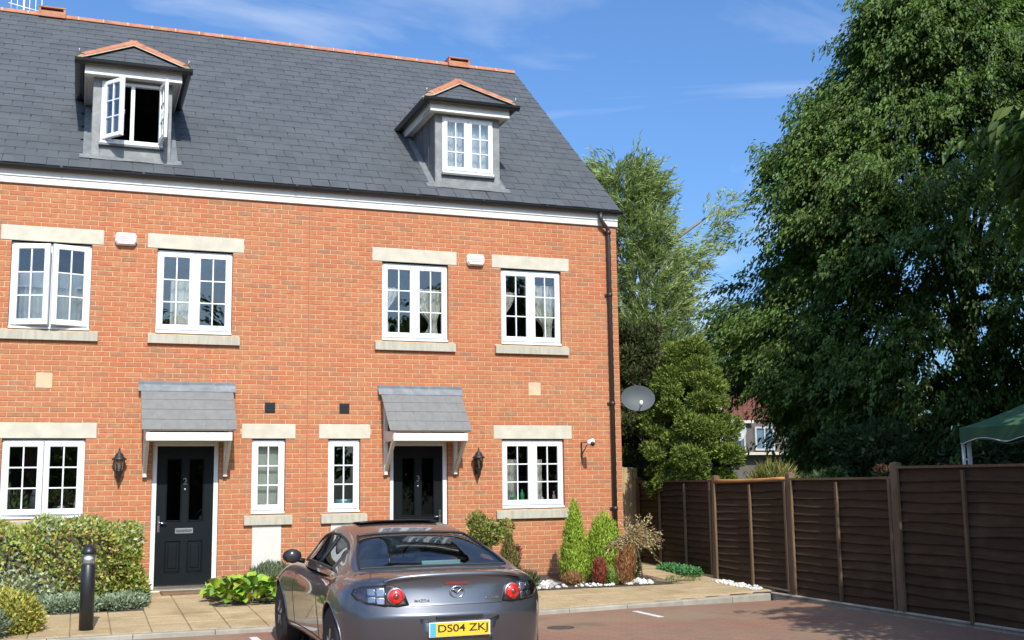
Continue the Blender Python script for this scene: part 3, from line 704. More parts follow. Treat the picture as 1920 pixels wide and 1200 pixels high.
    fullS.sort(key=lambda c: (roof_pt(c[0], c[1])-CAMPOS).length if c[0] > -4.7 else 99)
    for i, c in enumerate(fullS):
        p = roof_pt(c[0], c[1]+c[2], .002)
        if i < 300:
            o = link('slate', sl_me, roof, p-wloc(roof)); o.rotation_euler = (RANG+random.uniform(-.005,.012), random.uniform(-.006,.006), random.uniform(-.014,.014))
        else:
            mt = Matrix.Translation(p) @ slope @ Matrix.Rotation(random.uniform(-.006,.006), 4, 'Z'); restS.add([mt @ Vector(q) for q in slate_geo(SWD-.009, .42)], SF)
    tag(restS.build('slating', 'slate', roof), kind='stuff')
    # ridge tiles and vents
    x = e0
    ventx = s*4.085
    while x < e1-.02:
        x1 = min(x+.45, e1+.0)
        m = MB(); n = 8; 
        for rr, xx0, xx1 in ((.100, x+.003, x1-.003),):
            pr = [(Y_RIDGE+rr*1.05*math.cos(math.pi*k/n), Z_RIDGE-.045+rr*.95*math.sin(math.pi*k/n)) for k in range(n+1)]
            m.prism([(xx0, a, b) for a, b in pr], (xx1-xx0,0,0))
        m.build('ridge_tile', 'terracotta', roof)
        m = MB(); rr = .105; pr = [(Y_RIDGE+rr*1.05*math.cos(math.pi*k/n), Z_RIDGE-.045+rr*.95*math.sin(math.pi*k/n)) for k in range(n+1)]; m.prism([(x-.012, a, b) for a, b in pr], (.022,0,0)); m.build('ridge_joint', 'mortar_grey', roof)
        x += .45
    m = MB(); a, b = ventx-.24, ventx+.24
    m.box(a, b, Y_RIDGE-.17, Y_RIDGE+.17, Z_RIDGE+.105, Z_RIDGE+.13); m.box(a, b, Y_RIDGE-.165, Y_RIDGE+.165, Z_RIDGE-.07, Z_RIDGE+.045)
    for q in (a+.02, b-.02): m.box(q-.02, q+.02, Y_RIDGE-.16, Y_RIDGE+.16, Z_RIDGE+.0455, Z_RIDGE+.1045)
    rv_ = m.build('ridge_vent', 'terracotta', roof)
    m = MB(); m.box(a+.045, b-.045, Y_RIDGE-.10, Y_RIDGE+.10, Z_RIDGE+.046, Z_RIDGE+.104); m.build('vent_slot', 'dark_trim', H)
    dormer(H, s, xd)
    return H, ws

def dormer(H, s, xd):
    D = empty('dormer', (0,0,0)); D.location = Vector((xd, .2, 6.5))-wloc(H); D.parent = H
    yf = .20; hw = .58; zb = roof_z(yf); zt = 7.66; ww = .455; wz0, wz1 = 6.625, 7.615
    # front: lead faced panels around the window
    m = MB()
    m.bev(xd-hw, xd-ww, yf, yf+.06, zb-.05, zt, .004); m.bev(xd+ww, xd+hw, yf, yf+.06, zb-.05, zt, .004); m.bev(xd-ww, xd+ww, yf+.001, yf+.06, zb-.05, wz0, .004); m.bev(xd-ww, xd+ww, yf+.001, yf+.06, wz1, zt, .004)
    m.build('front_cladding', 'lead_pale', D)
    # cheeks (outer and inner skin)
    yb = Y_EAVE+(zt-Z_EAVE)/SL
    for sd in (-1, 1):
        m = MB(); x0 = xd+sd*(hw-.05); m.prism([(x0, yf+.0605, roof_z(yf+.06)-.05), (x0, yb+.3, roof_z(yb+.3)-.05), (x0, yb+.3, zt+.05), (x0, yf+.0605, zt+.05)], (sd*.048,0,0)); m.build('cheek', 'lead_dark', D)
        for i in range(3):       # welted seams in the lead
            yy = yf+.35+i*.42; z0_ = roof_z(yy)
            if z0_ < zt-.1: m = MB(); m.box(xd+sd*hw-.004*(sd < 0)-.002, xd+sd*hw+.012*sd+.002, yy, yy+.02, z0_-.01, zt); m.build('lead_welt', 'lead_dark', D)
    # eave box: white fascia and soffit on three sides, gutter over it
    fo = .16; fx = hw+.13; yF = yf-fo; ye = Y_EAVE+(7.80-Z_EAVE)/SL+.12
    m = MB(); m.bev(xd-fx, xd+fx, yF, yF+.022, 7.645, 7.80, .004); m.box(xd-fx, xd+fx, yF+.0225, yf+.3, 7.662, 7.68); m.bev(xd-fx+.001, xd+fx-.001, yF-.008, yF-.0005, 7.648, 7.69, .003)
    m.build('fascia', 'white_paint', D)
    for sd in (-1, 1):
        m = MB(); xa, xb = xd+sd*fx, xd+sd*(fx-.022); m.box(min(xa, xb), max(xa, xb), yF+.0225, ye, 7.645, 7.80); m.box(min(xd+sd*(hw-.05), xb), max(xd+sd*(hw-.05), xb)-.0, yf+.3005, ye, 7.662, 7.68); m.build('side_fascia', 'white_paint', D)
    g = MB(); gz = 7.845; r_ = .078
    def gut(p, q):
        p, q = Vector(p), Vector(q); d = (q-p).normalized(); nn = Vector((-d.y, d.x, 0)); n = 6
        pr = [nn*(r_*math.cos(math.pi+math.pi*k/n))+Vector((0,0,r_*math.sin(math.pi+math.pi*k/n))) for k in range(n+1)]+[nn*((r_-.006)*math.cos(2*math.pi-math.pi*k/n))+Vector((0,0,(r_-.006)*math.sin(2*math.pi-math.pi*k/n))) for k in range(n+1)]
        g.prism([p+a for a in pr], q-p)
    gx = fx+.07; gy = yF-.072
    gut((xd-gx-r_, gy, gz), (xd+gx+r_, gy, gz)); gut((xd-gx, gy+.02, gz), (xd-gx, ye, gz)); gut((xd+gx, gy+.02, gz), (xd+gx, ye, gz))
    g.build('gutter', 'black_plastic', D)
    m = MB(); m.box(xd-fx, xd+fx, yF+.001, ye+.2, 7.801, 7.835); m.build('roof_base', 'black_plastic', D)
    # hipped roof
    za = 8.44; ya = yF+.72; rxw = fx+.07; y0 = yF-.07; ze = 7.862
    yr = Y_EAVE+(za-Z_EAVE)/SL; yl_ = Y_EAVE+(ze-Z_EAVE)/SL
    A, L, Rr = Vector((xd, ya, za)), Vector((xd-rxw, y0, ze)), Vector((xd+rxw, y0, ze)); B = Vector((xd, yr+.05, za)); Lb, Rb = Vector((xd-rxw, yl_+.05, ze)), Vector((xd+rxw, yl_+.05, ze))
    m = MB(); m.add([L, Rr, A, B, Lb, Rb], [(0,1,2),(0,2,3,4),(1,5,3,2)]); m.build('hip_roof', 'slate', D)
    # courses of slate on the front hip and sides
    nc = 5
    for k in range(nc):
        t0, t1 = k/nc, min(1, (k+1.35)/nc)
        up = (A-(L+Rr)/2).normalized(); nrm = (Rr-L).cross(up).normalized(); nrm = nrm if nrm.z > 0 else -nrm
        a0, b0, a1, b1 = L.lerp(A, t0), Rr.lerp(A, t0), L.lerp(A, t1), Rr.lerp(A, t1); nsl = max(1, round((b0-a0).length/.3))
        for i in range(nsl):
            f0, f1 = i/nsl+.003, (i+1)/nsl-.003
            if k % 2 and nsl > 2: f0, f1 = max(.003, f0-.5/nsl+.0), max(.006, f1-.5/nsl)
            q = [a0.lerp(b0, f0)+nrm*.014, a0.lerp(b0, f1)+nrm*.014, a1.lerp(b1, f1)+nrm*.005, a1.lerp(b1, f0)+nrm*.005]
            m = MB(); m.add(q+[p-nrm*.006 for p in q], [(0,1,2,3),(7,6,5,4),(0,4,5,1),(1,5,6,2),(2,6,7,3),(3,7,4,0)]); m.build('slate', 'slate', D)
    # terracotta hip and ridge tiles
    for P_ in (L, Rr):
        tot = (A-P_).length; nt_ = 4
        for i in range(nt_):
            p, q = P_.lerp(A, i/nt_+.02), P_.lerp(A, (i+1)/nt_+.03); d = (q-p).normalized(); sdv = d.cross(Vector((0,0,1))).normalized(); upv = sdv.cross(d)
            n = 6; rr = .105; m = MB(); m.prism([p+sdv*rr*math.cos(math.pi*k/n)+upv*(rr*.75*math.sin(math.pi*k/n)-.01+.004*i) for k in range(n+1)], q-p); m.build('hip_tile', 'terracotta', D)
        # bedding mortar under the tile
        m = MB(); p, q = P_, A; d = (q-p).normalized(); sdv = d.cross(Vector((0,0,1))).normalized(); m.prism([p+sdv*.125+Vector((0,0,.0)), p-sdv*.125+Vector((0,0,.0)), p+Vector((0,0,.06))], (q-p)*.99); m.build('bedding', 'mortar_grey', D)
    m = MB(); n = 6; rr = .105; m.prism([Vector((xd+rr*math.cos(math.pi*k/n), ya-.06, za-.02+rr*.8*math.sin(math.pi*k/n))) for k in range(n+1)], (0, yr-ya+.1, 0)); m.build('ridge_tile', 'terracotta', D)
    for P_ in (L, Rr):     # little hip irons
        m = MB(); sgn = 1 if P_ is Rr else -1; m.tube([P_+Vector((-sgn*.06,.06,.03)), P_+Vector((0,0,.06)), P_+Vector((sgn*.02,-.02,.12)), P_+Vector((0,0,.16))], .008, 6); m.build('hip_iron', 'steel_dull', D)
    # lead apron and soakers
    ap = MB(); n = 10
    for i in range(n):
        a, b = xd-.74+1.48*i/n, xd-.74+1.48*(i+1)/n
        for (v0, v1) in ((0, .2),):
            def q(x, v): p = roof_pt(x, (yf-Y_EAVE)/math.cos(RANG)-v, .026+.004*math.sin(x*9)); return p
            ap.add([q(a, .13), q(b, .13), q(b, -.02), q(a, -.02)], [(0,1,2,3)], True)
    ap.build('lead_apron', 'lead_pale', D)
    for sd in (-1, 1):
        m = MB(); p0 = roof_pt(xd+sd*(hw-.0), (yf-Y_EAVE)/math.cos(RANG)-.02, .024); p1 = roof_pt(xd+sd*(hw+.11), (yf-Y_EAVE)/math.cos(RANG)-.02, .022); q0 = roof_pt(xd+sd*(hw-.0), (yb-Y_EAVE)/math.cos(RANG), .024); q1 = roof_pt(xd+sd*(hw+.11), (yb-Y_EAVE)/math.cos(RANG), .022)
        m.add([p0, p1, q1, q0], [(0,1,2,3)]); m.build('lead_soaker', 'lead', D)
        # little lead saddle where the side gutter meets the roof
        pb = Vector((xd+sd*(fx+.05), ye-.12, 7.80)); m = MB(); m.add([pb+Vector((-sd*.03,-.16,-.10)), pb+Vector((sd*.13,-.10,-.07)), pb+Vector((sd*.10,.12,.06)), pb+Vector((-sd*.03,.12,.06))], [(0,1,2,3)]); m.build('lead_saddle', 'lead_pale', D)
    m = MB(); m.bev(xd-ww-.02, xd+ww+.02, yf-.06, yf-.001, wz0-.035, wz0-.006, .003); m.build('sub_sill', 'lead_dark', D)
    # window pieces are pieces of the dormer
    t = .045; y0 = yf-.012
    fr = MB(); x0, x1 = xd-ww, xd+ww
    fr.bev(x0, x0+t, y0, y0+.07, wz0, wz1); fr.bev(x1-t, x1, y0, y0+.07, wz0, wz1); fr.bev(x0+t, x1-t, y0+.001, y0+.07, wz1-t, wz1); fr.bev(x0-.004, x1+.004, y0-.045, y0+.07, wz0-.004, wz0+.034); fr.bev(x0+t, x1-t, y0+.001, y0+.07, wz0+.034, wz0+.034+t)
    fr.bev(xd-.03, xd+.03, y0+.001, y0+.07, wz0+.034+t, wz1-t); fr.build('window_frame', 'upvc', D)
    angs = (52, 98) if s < 0 else (0, 0)
    for k, (a, b) in enumerate(((x0+.02, xd-.004), (xd+.004, x1-.02))):
        zb_, zt_ = wz0+.055, wz1-.026; w_ = .068; ys = y0-.018; dd = .05; hinge = a if k == 0 else b; an = math.radians(angs[k]); Mx = None
        if an: Mx = Matrix.Translation((hinge, ys, 0)) @ Matrix.Rotation(-an if k == 0 else an, 4, 'Z') @ Matrix.Translation((-hinge, -ys, 0))
        sm = MB(); sm.bev(a, a+w_, ys, ys+dd, zb_, zt_, .008, Mx); sm.bev(b-w_, b, ys, ys+dd, zb_, zt_, .008, Mx); sm.bev(a+w_, b-w_, ys+.0012, ys+dd, zb_, zb_+w_, .008, Mx); sm.bev(a+w_, b-w_, ys+.0012, ys+dd, zt_-w_, zt_, .008, Mx); sm.build('sash', 'upvc', D)
        ga, gb, g0, g1 = a+w_, b-w_, zb_+w_, zt_-w_; xm = (ga+gb)/2; zs = [g0+(g1-g0)*i/3 for i in range(4)]; ms = .0105
        bb = MB(); bb.bev(xm-ms, xm+ms, ys+.008, ys+.04, g0, g1, .003, Mx)
        for zz in zs[1:3]: bb.bev(ga, xm-ms, ys+.0085, ys+.04, zz-ms, zz+ms, .003, Mx); bb.bev(xm+ms, gb, ys+.0085, ys+.04, zz-ms, zz+ms, .003, Mx)
        bb.build('glazing_bar', 'upvc', D)
        for (pa, pb) in ((ga-.003, xm), (xm, gb+.003)):
            for i in range(3): pm = MB(); pm.box(pa+.001, pb-.001, ys+.022, ys+.026, zs[i]+.001, zs[i+1]-.001, Mx); pm.build('pane', 'glass', D)
        if an:
            hh = MB(); hh.tube([Mx @ Vector((b-w_/2 if k == 0 else a+w_/2, ys+dd, 7.1)), Mx @ Vector((b-w_/2 if k == 0 else a+w_/2, ys+dd+.03, 7.1)), Mx @ Vector((b-w_/2 if k == 0 else a+w_/2, ys+dd+.03, 7.02))], .008, 6); hh.build('sash_handle', 'upvc', D)
    if s < 0: pass

H2, W2 = build_house(-1, 'terraced_house', 'brick terraced house with door number 2, its dormer casements thrown wide open')
H3, W3 = build_house(1, 'terraced_house', 'end of terrace brick house with door number 3, drainpipe at its outer corner')
# movement joint and downpipe belong to the end house
m = MB(); m.box(-.0055, .0055, -.001, .09, -.2, 5.85); m.build('movement_joint', 'seal_red', H3)
dp = MB(); px = 5.205; dp.tube([(px-.16, -.115, 6.07), (px-.16, -.115, 5.97), (px-.145, -.115, 5.92), (px-.02, -.085, 5.80), (px, -.075, 5.74), (px, -.075, 5.66), (px, -.075, -.12)], .036, 14); dp = dp.build('drainpipe', 'brown_pipe', H3)
for zz in (5.70, 4.6, 2.72, .95):
    q = MB(); q.tube([(px, -.075, zz), (px, -.075, zz+.07)], .043, 14); q.box(px-.07, px+.07, -.03, .0, zz+.015, zz+.055); q.build('pipe_clip', 'brown_pipe', dp)
# ------------------------------------------------------------------ things in the windows
def curtain(label, parts, group=None, mat='curtain'):
    for p in parts: tag(wavy(**p).build('curtain', mat), label, 'curtain', group)
def cx_(s, a, b): return (s*a, s*b) if s > 0 else (-b, -a)
yc = .20
x0, x1 = cx_(-1, 3.223, 4.319)
curtain('cream curtain hanging in the open upper window of number 2', [dict(x0=x0+.12, x1=x0+.60, y=yc+.03, z0=3.70, z1=4.55, waves=4), dict(x0=x0+.58, x1=x1-.05, y=yc, z0=3.70, z1=4.55, waves=4)], 'cream curtains in the open upper window')
t = wavy(x0+.02, x1-.02, .175, 4.36, 4.58, .02, 3); tag(t.build('swag', 'net'), 'white swag gathered across the open upper window of number 2', 'pelmet')
x0, x1 = cx_(-1, 1.18, 2.297)
curtain('cream curtain bunched behind the middle mullion of the closed upper window of number 2', [dict(x0=x0+.22, x1=x0+.66, y=yc, z0=3.70, z1=4.56, waves=4)])
x0, x1 = cx_(1, 1.18, 2.297)
g = 'tied back curtains over door number 3'
curtain('cream tied back curtain in the upper window above door number 3', [dict(x0=x0+.02, x1=x0+.36, y=yc, z0=3.70, z1=4.62, waves=4, tie=x0+.05, tiez=.5), dict(x0=x1-.62, x1=x1-.02, y=yc, z0=3.70, z1=4.62, waves=5, tie=x1-.18, tiez=.35)], g)
x0, x1 = cx_(1, 3.223, 4.319)
curtain('cream tied back curtain in the upper window nearest the drainpipe', [dict(x0=x0+.02, x1=x0+.34, y=yc, z0=3.70, z1=4.64, waves=4, tie=x0+.03, tiez=.45), dict(x0=x1-.60, x1=x1-.02, y=yc, z0=3.70, z1=4.78, waves=5, tie=x1-.14, tiez=.25)], 'tied back curtains nearest the drainpipe')
x0, x1 = cx_(1, 3.208, 4.317)
curtain('cream curtain drawn aside in the ground floor window of number 3', [dict(x0=x0+.08, x1=x0+.33, y=yc+.05, z0=1.0, z1=1.82, waves=3), dict(x0=x0+.60, x1=x0+.80, y=yc+.05, z0=1.0, z1=1.82, waves=3)], 'curtains in the ground floor window of number 3')
for s, lb in ((-1, None), (1, 'white net curtain filling the closed dormer window of number 3')):
    if lb: curtain(lb, [dict(x0=s*2.72-.44, x1=s*2.72+.44, y=.32, z0=6.62, z1=7.62, waves=11, amp=.012)], mat='net')
m = MB(); x0, x1 = cx_(-1, .36, .81); m.box(x0, x1, .17, .176, 1.03, 2.1); tag(m.build('roller_blind', 'blind'), 'pale roller blind drawn behind the narrow window of number 2', 'blind')
def lathe_thing(name, prof, c, mat, label, cat, n=14): m = MB(); m.lathe(prof, c, n); return tag(m.build(name, mat), label, cat)
lathe_thing('washing_up_bowl', [(0,0),(.11,0),(.15,.16),(.145,.165),(.10,.01),(0,.01)], (.60,.20,1.05), 'blue_plastic', 'pale blue rounded bowl inside the narrow window of number 3', 'bowl')
lathe_thing('bottle', [(0,0),(.035,0),(.035,.15),(.012,.19),(.012,.23),(0,.23)], (3.62,.18,1.10), 'green_plastic', 'green plastic bottle on the window ledge of number 3', 'bottle')
lathe_thing('dish_tub', [(0,0),(.06,0),(.075,.12),(0,.12)], (3.49,.19,1.08), 'green_plastic', 'green tub on the window ledge of number 3', 'tub')
m = MB()
for i in range(6): m.tube([(3.34+.02*i,.17,1.10),(3.34+.02*i,.17,1.22),(3.34+.02*i,.22,1.28)], .004, 5)
m.box(3.32, 3.46, .15, .24, 1.085, 1.1); tag(m.build('dish_rack', 'steel_dull'), 'wire dish rack on the window ledge of number 3', 'dish rack')
lathe_thing('glass_jar', [(0,0),(.03,0),(.035,.08),(.02,.11),(0,.11)], (3.97,.18,1.09), 'ceramic', 'small pale jar beside the curtain in the ground floor window of number 3', 'jar')
lathe_thing('soap_bottle', [(0,0),(.028,0),(.028,.12),(.01,.15),(.01,.2),(0,.2)], (4.19,.18,1.09), 'skin_pink', 'pink soap bottle on the window ledge of number 3', 'bottle')
lathe_thing('flask', [(0,0),(.06,0),(.06,.24),(.035,.28),(.03,.33),(0,.34)], (-3.87,.19,1.09), 'dish_grey', 'grey cylindrical flask in the ground floor window of number 2', 'flask')
lathe_thing('plant_pot', [(0,0),(.05,0),(.07,.10),(.06,.10),(0,.09)], (-3.50,.19,1.09), 'ceramic', 'white plant pot in the ground floor window of number 2', 'plant pot')
lathe_thing('pink_vase', [(0,0),(.04,0),(.055,.12),(.03,.2),(.04,.26),(0,.26)], (-3.29,.19,1.09), 'ceramic', 'pale vase beside the potted plant in the window of number 2', 'vase')

# ------------------------------------------------------------------ fixtures on the walls
def lantern(x, label):
    L = thing('wall_lantern', (x, 0, 1.76), label, 'wall lamp', 'carriage lanterns beside the front doors'); y = -.115; z = 1.78
    m = MB(); m.bev(x-.035, x+.035, -.022, 0.005, z-.20, z-.02, .01); m.tube([(x,-.02,z-.15),(x,-.07,z-.19),(x,y,z-.14),(x,y,z-.10)], .010, 8); m.lathe([(0,-.26),(.012,-.25),(.02,-.21),(.035,-.16),(.062,-.105),(.066,-.095),(0,-.095)], (x,y,z), 8); m.build('bracket', 'black_metal', L)
    m = MB(); m.lathe([(.058,-.095),(.074,.06)], (x,y,z), 6, smooth=False); m.build('glass_shade', 'lamp_glass', L)
    m = MB()
    for k in range(6):
        t = 2*math.pi*k/6; m.tube([(x+.06*math.cos(t), y+.06*math.sin(t), z-.095), (x+.076*math.cos(t), y+.076*math.sin(t), z+.06)], .0055, 5)
    m.build('cage', 'black_metal', L)
    m = MB(); m.lathe([(.0,.055),(.105,.055),(.10,.075),(.062,.105),(.055,.135),(.02,.165),(.012,.19),(.015,.205),(.006,.225),(0,.25)], (x,y,z), 12); m.build('cap', 'black_metal', L)
    m = MB(); m.lathe([(0,-.09),(.015,-.09),(.015,-.03),(.024,0),(.012,.04),(0,.045)], (x,y,z), 10); m.build('bulb', 'ceramic', L)
lantern(-2.745, 'black carriage lantern above the clipped hedge, between window and door number 2'); lantern(2.76, 'black carriage lantern above the loose gold shrub, next to door number 3')
def alarm(x, label):
    A = thing('alarm_box', (x, 0, 5.115), label, 'alarm box', 'burglar alarm boxes under the eaves'); z = 5.115; hw, hh = .155, .095
    pts = [(-hw+.03,-hh),(hw-.03,-hh),(hw,-hh+.05),(hw,hh-.05),(hw-.03,hh),(-hw+.03,hh),(-hw,hh-.05),(-hw,-hh+.05)]
    m = MB(); P = [Vector((x+a, -.045, z+b)) for a, b in pts]; Q = [Vector((x+a*.86, -.085, z+b*.82)) for a, b in pts]; R_ = [Vector((x+a, .0, z+b)) for a, b in pts]; n = 8
    m.add(R_+P+Q, [(i, (i+1) % n, n+(i+1) % n, n+i) for i in range(n)]+[(n+i, n+(i+1) % n, 2*n+(i+1) % n, 2*n+i) for i in range(n)]+[tuple(range(2*n, 3*n))]); m.build('case', 'alarm_white', A)
    for i, (w_, zz) in enumerate(((.19, .026), (.21, -.004), (.16, -.034))):
        m = MB()
        k = x-w_/2
        while k < x+w_/2-.01: d = random.uniform(.012, .024); m.box(k, k+d, -.0866, -.085, z+zz-.008, z+zz+.008); k += d+.007
        m.build('print_line', 'red_print', A)
alarm(-2.755, 'white alarm box between the open casement and a closed upper window'); alarm(2.765, 'white alarm box high on the end house between two tied back curtain windows')
# corner floodlight with bracket
F = thing('security_light', (4.63, 0, 1.95), 'small floodlight on an angled rusty bracket near the drainpipe', 'floodlight')
m = MB(); m.bev(4.62, 4.645, -.012, .004, 1.82, 2.10, .003); m.tube([(4.632,-.005,2.08),(4.632,-.30,2.09)], .009, 6); m.tube([(4.632,-.005,1.87),(4.632,-.28,2.08)], .009, 6); m.build('bracket', 'brown_pipe', F)
m = MB(); m.lathe([(0,-.05),(.035,-.045),(.055,0),(.07,.05),(.06,.055),(0,.04)], (4.64,-.35,2.08), 12, 'X'); m.build('lamp_head', 'alarm_white', F)
m = MB(); m.ico((4.66,-.40,2.06), .045, 1); m.build('sensor', 'dark_trim', F)
# satellite dish on the gable side
S = thing('satellite_dish', (5.4, .12, 2.7), 'grey oval satellite dish on the end wall beside the conifers', 'satellite dish')
m = MB(); c = Vector((5.80,.14,2.87)); nrm = Vector((-.30,-.92,.22)).normalized(); ux = Vector((0,0,1)).cross(nrm).normalized(); uz = nrm.cross(ux)
V = [c-nrm*.055]; F_ = []; nn = 28; rings = 5
for i in range(1, rings+1):
    r_ = i/rings
    for k in range(nn):
        t = 2*math.pi*k/nn; V.append(c+ux*(.30*r_*math.cos(t))+uz*(.235*r_*math.sin(t))-nrm*(.055*(1-r_*r_)))
for k in range(nn): F_.append((0, 1+k, 1+(k+1) % nn))
for i in range(rings-1):
    for k in range(nn): a = 1+i*nn; F_.append((a+k, a+nn+k, a+nn+(k+1) % nn, a+(k+1) % nn))
m.add(V, F_, True); m.add([v-nrm*.008 for v in V], [f[::-1] for f in F_], True)
o_ = 1+(rings-1)*nn; nV = len(V); m.add([V[o_+k] for k in range(nn)]+[V[o_+k]-nrm*.012 for k in range(nn)], [(k, (k+1) % nn, nn+(k+1) % nn, nn+k) for k in range(nn)])
m.build('reflector', 'dish_grey', S)
m = MB(); m.tube([c-uz*.235, c-uz*.22+nrm*.26], .009, 6); m.build('feed_arm', 'dish_grey', S)
m = MB(); m.tube([c-uz*.22+nrm*.25, c-uz*.16+nrm*.33], .028, 10); m.build('receiver', 'alarm_white', S)
m = MB(); m.tube([c-nrm*.06, c-nrm*.13, Vector((5.38,.22,2.78))], .018, 8); m.bev(5.385, 5.40, .14, .30, 2.66, 2.92); m.build('mount', 'steel_dull', S)
# tv aerial behind the ridge
A = thing('tv_aerial', (-4.45, 5.3, 10.2), 'thin white television aerial standing behind the ridge', 'aerial')
m = MB(); m.tube([(-4.62,5.4,10.0),(-4.62,5.4,11.5)], .02, 8); m.build('mast', 'pole_white', A)
m = MB(); m.tube([(-4.9,5.4,10.78),(-4.25,5.4,10.66)], .012, 6)
m.build('boom', 'pole_white', A)
for k in range(6):
    m = MB(); xx = -4.85+k*.11; m.tube([(xx,5.4,10.5-.02*k),(xx,5.4,11.1-.02*k)], .008, 5); m.build('element', 'pole_white', A)
# door mats
m = MB(); m.bev(-2.13, -1.46, -.52, -.12, pave_z(-.4)-.01, pave_z(-.3)+.025, .01); tag(m.build('door_mat', 'mat_brown'), 'brown door mat on the paving at door number 2', 'door mat')

#@@PART2
# ------------------------------------------------------------------ fence
def fence_pt(a, b, t): return Vector((a[0]+(b[0]-a[0])*t, a[1]+(b[1]-a[1])*t, 0))
FP = [(6.80, 2.15), (6.31, -1.45), (6.29, -3.60), (6.26, -5.93), (6.22, -8.30), (6.2, -10.6)]
FT = [1.50, 1.46, 1.44, 1.54, 1.57, 1.57]       # panel tops
FZ = [-.08, -.16, -.20, -.22, -.22, -.22]
fence = thing('garden_fence', (6.3, -3.6, -.2), 'dark brown overlap board fence running along the edge of the car park', 'fence')
plab = [None, None, None, None, None]
for i in range(5):
    a, b = FP[i], FP[i+1]; p0 = Vector((a[0], a[1], 0)); p1 = Vector((b[0], b[1], 0)); d = (p1-p0).normalized(); L = (p1-p0).length; nn = Vector((d.y, -d.x, 0))
    if nn.x > 0: nn = -nn              # faces the car park
    top0 = [1.44, 1.41, 1.45, 1.58, 1.58][i]; bot = max(FZ[i], FZ[i+1])+.01; tilt = [.0, .012, 0, -.004, 0][i]
    def F3(u, v, z): return p0+d*u+nn*v+Vector((0,0,z+tilt*u))
    def beam(m, u0, u1, v0, v1, z0, z1): 
        P = [F3(u0,v0,z0),F3(u1,v0,z0),F3(u1,v1,z0),F3(u0,v1,z0),F3(u0,v0,z1),F3(u1,v0,z1),F3(u1,v1,z1),F3(u0,v1,z1)]
        m.add(P, [(0,3,2,1),(4,5,6,7),(0,1,5,4),(1,2,6,5),(2,3,7,6),(3,0,4,7)])
    u0, u1 = .055, L-.055
    fr = MB(); beam(fr, u0, u1, -.03, .05, top0-.03, top0)
    pn = fr.build('fence_panel', 'batten_wood', fence)
    if i == 1:
        fr = MB(); fr.tube([F3(u0+(u1-u0)*q/8, .03, top0+.014-.014*math.sin(math.pi*q/8)) for q in range(9)], .026, 10); fr.build('capping', 'orange_wood', pn)
    for ua in (u0, u1-.045):
        fr = MB(); beam(fr, ua, ua+.045, .030, .065, bot, top0-.031); fr.build('stile', 'batten_wood', pn)
    fr = MB(); um = (u0+u1)/2+(.05 if i != 2 else -.02) if i else 1.2; beam(fr, um-.022, um+.022, .030, .062, bot, top0-.06); fr.build('batten', 'batten_wood', pn)
    if i == 0:
        fr = MB(); beam(fr, 2.42, 2.464, .030, .062, bot, top0-.06); fr.build('batten', 'batten_wood', pn)
    nb = 14; hh = (top0-.06-bot)/nb
    for k in range(nb):
        m = MB(); n = 9; V = []; ph = random.uniform(0, 6); am = random.uniform(.005, .014); zb = bot+k*hh; tp = zb+hh+.03
        for q in range(n+1):
            u = u0+(u1-u0)*q/n; wv = am*math.sin(q*.9+ph)+random.uniform(-.003,.003)
            V += [F3(u, .034, zb+wv), F3(u, .022, zb+wv-.002), F3(u, -.014, tp), F3(u, -.006, tp)]
        F_ = []
        for q in range(n):
            o = q*4
            for r_ in range(4): F_.append((o+r_, o+4+r_, o+4+(r_+1) % 4, o+(r_+1) % 4))
        F_ += [(0,1,2,3), (n*4+3,n*4+2,n*4+1,n*4)]
        m.add(V, F_); m.build('board', 'fence_wood', pn)
for i, (x, y) in enumerate(FP):
    h = [1.5, 1.50, 1.52, 1.62, 1.62, 1.62][i]; lean = [0, .05, .0, 0, 0, 0][i]
    m = MB(); s_ = .05
    P = [(x-s_,y-s_,FZ[i]-.2),(x+s_,y-s_,FZ[i]-.2),(x+s_,y+s_,FZ[i]-.2),(x-s_,y+s_,FZ[i]-.2)]; Q = [(a, b-lean, h) for a, b, _ in P]
    m.add(P+Q+[(x, y-lean, h+.015)], [(3,2,1,0),(0,1,5,4),(1,2,6,5),(2,3,7,6),(3,0,4,7),(4,5,8),(5,6,8),(6,7,8),(7,4,8)]); m.build('post', 'post_wood', fence)
# side boarding between house and garden fence
G = thing('side_gate', (6.0, 2.2, -.08), 'pale tan vertical board gate between the end wall and the brown fence', 'gate')
x = 5.41; k = 0
while x < 6.72:
    m = MB(); m.bev(x, x+.095, 2.20+random.uniform(-.004,.004), 2.225, -.07, 1.70+random.uniform(-.012,.012), .004); m.build('board', 'tan_board', G); x += .099; k += 1
m = MB(); m.box(5.41, 6.72, 2.226, 2.26, .2, .29); m.box(5.41, 6.72, 2.226, 2.26, 1.35, 1.44); m.build('rail', 'tan_board', G)

# ------------------------------------------------------------------ bollard light
bx, by = -3.145, -3.30; bz = pave_z(by)
B = thing('bollard_light', (bx, by, bz), 'black bollard light with domed cap standing on the paving by the hedge', 'bollard')
m = MB(); m.lathe([(0,-.05),(.080,-.05),(.080,.735),(.074,.742),(0,.742)], (bx,by,bz), 28); m.build('post', 'black_plastic', B)
m = MB(); m.lathe([(.072,.743),(.072,.868)], (bx,by,bz), 28); m.build('lens', 'clear_lens', B)
m = MB(); m.lathe([(0,.743),(.067,.743),(.066,.76),(.058,.79),(.050,.83),(.048,.866),(0,.866)], (bx,by,bz), 20); m.build('reflector', 'alarm_white', B)
m = MB(); m.lathe([(.0,.866),(.084,.866),(.088,.88),(.080,.905),(.055,.94),(.026,.966),(0,.976)], (bx,by,bz), 28); m.build('cap', 'black_plastic', B)

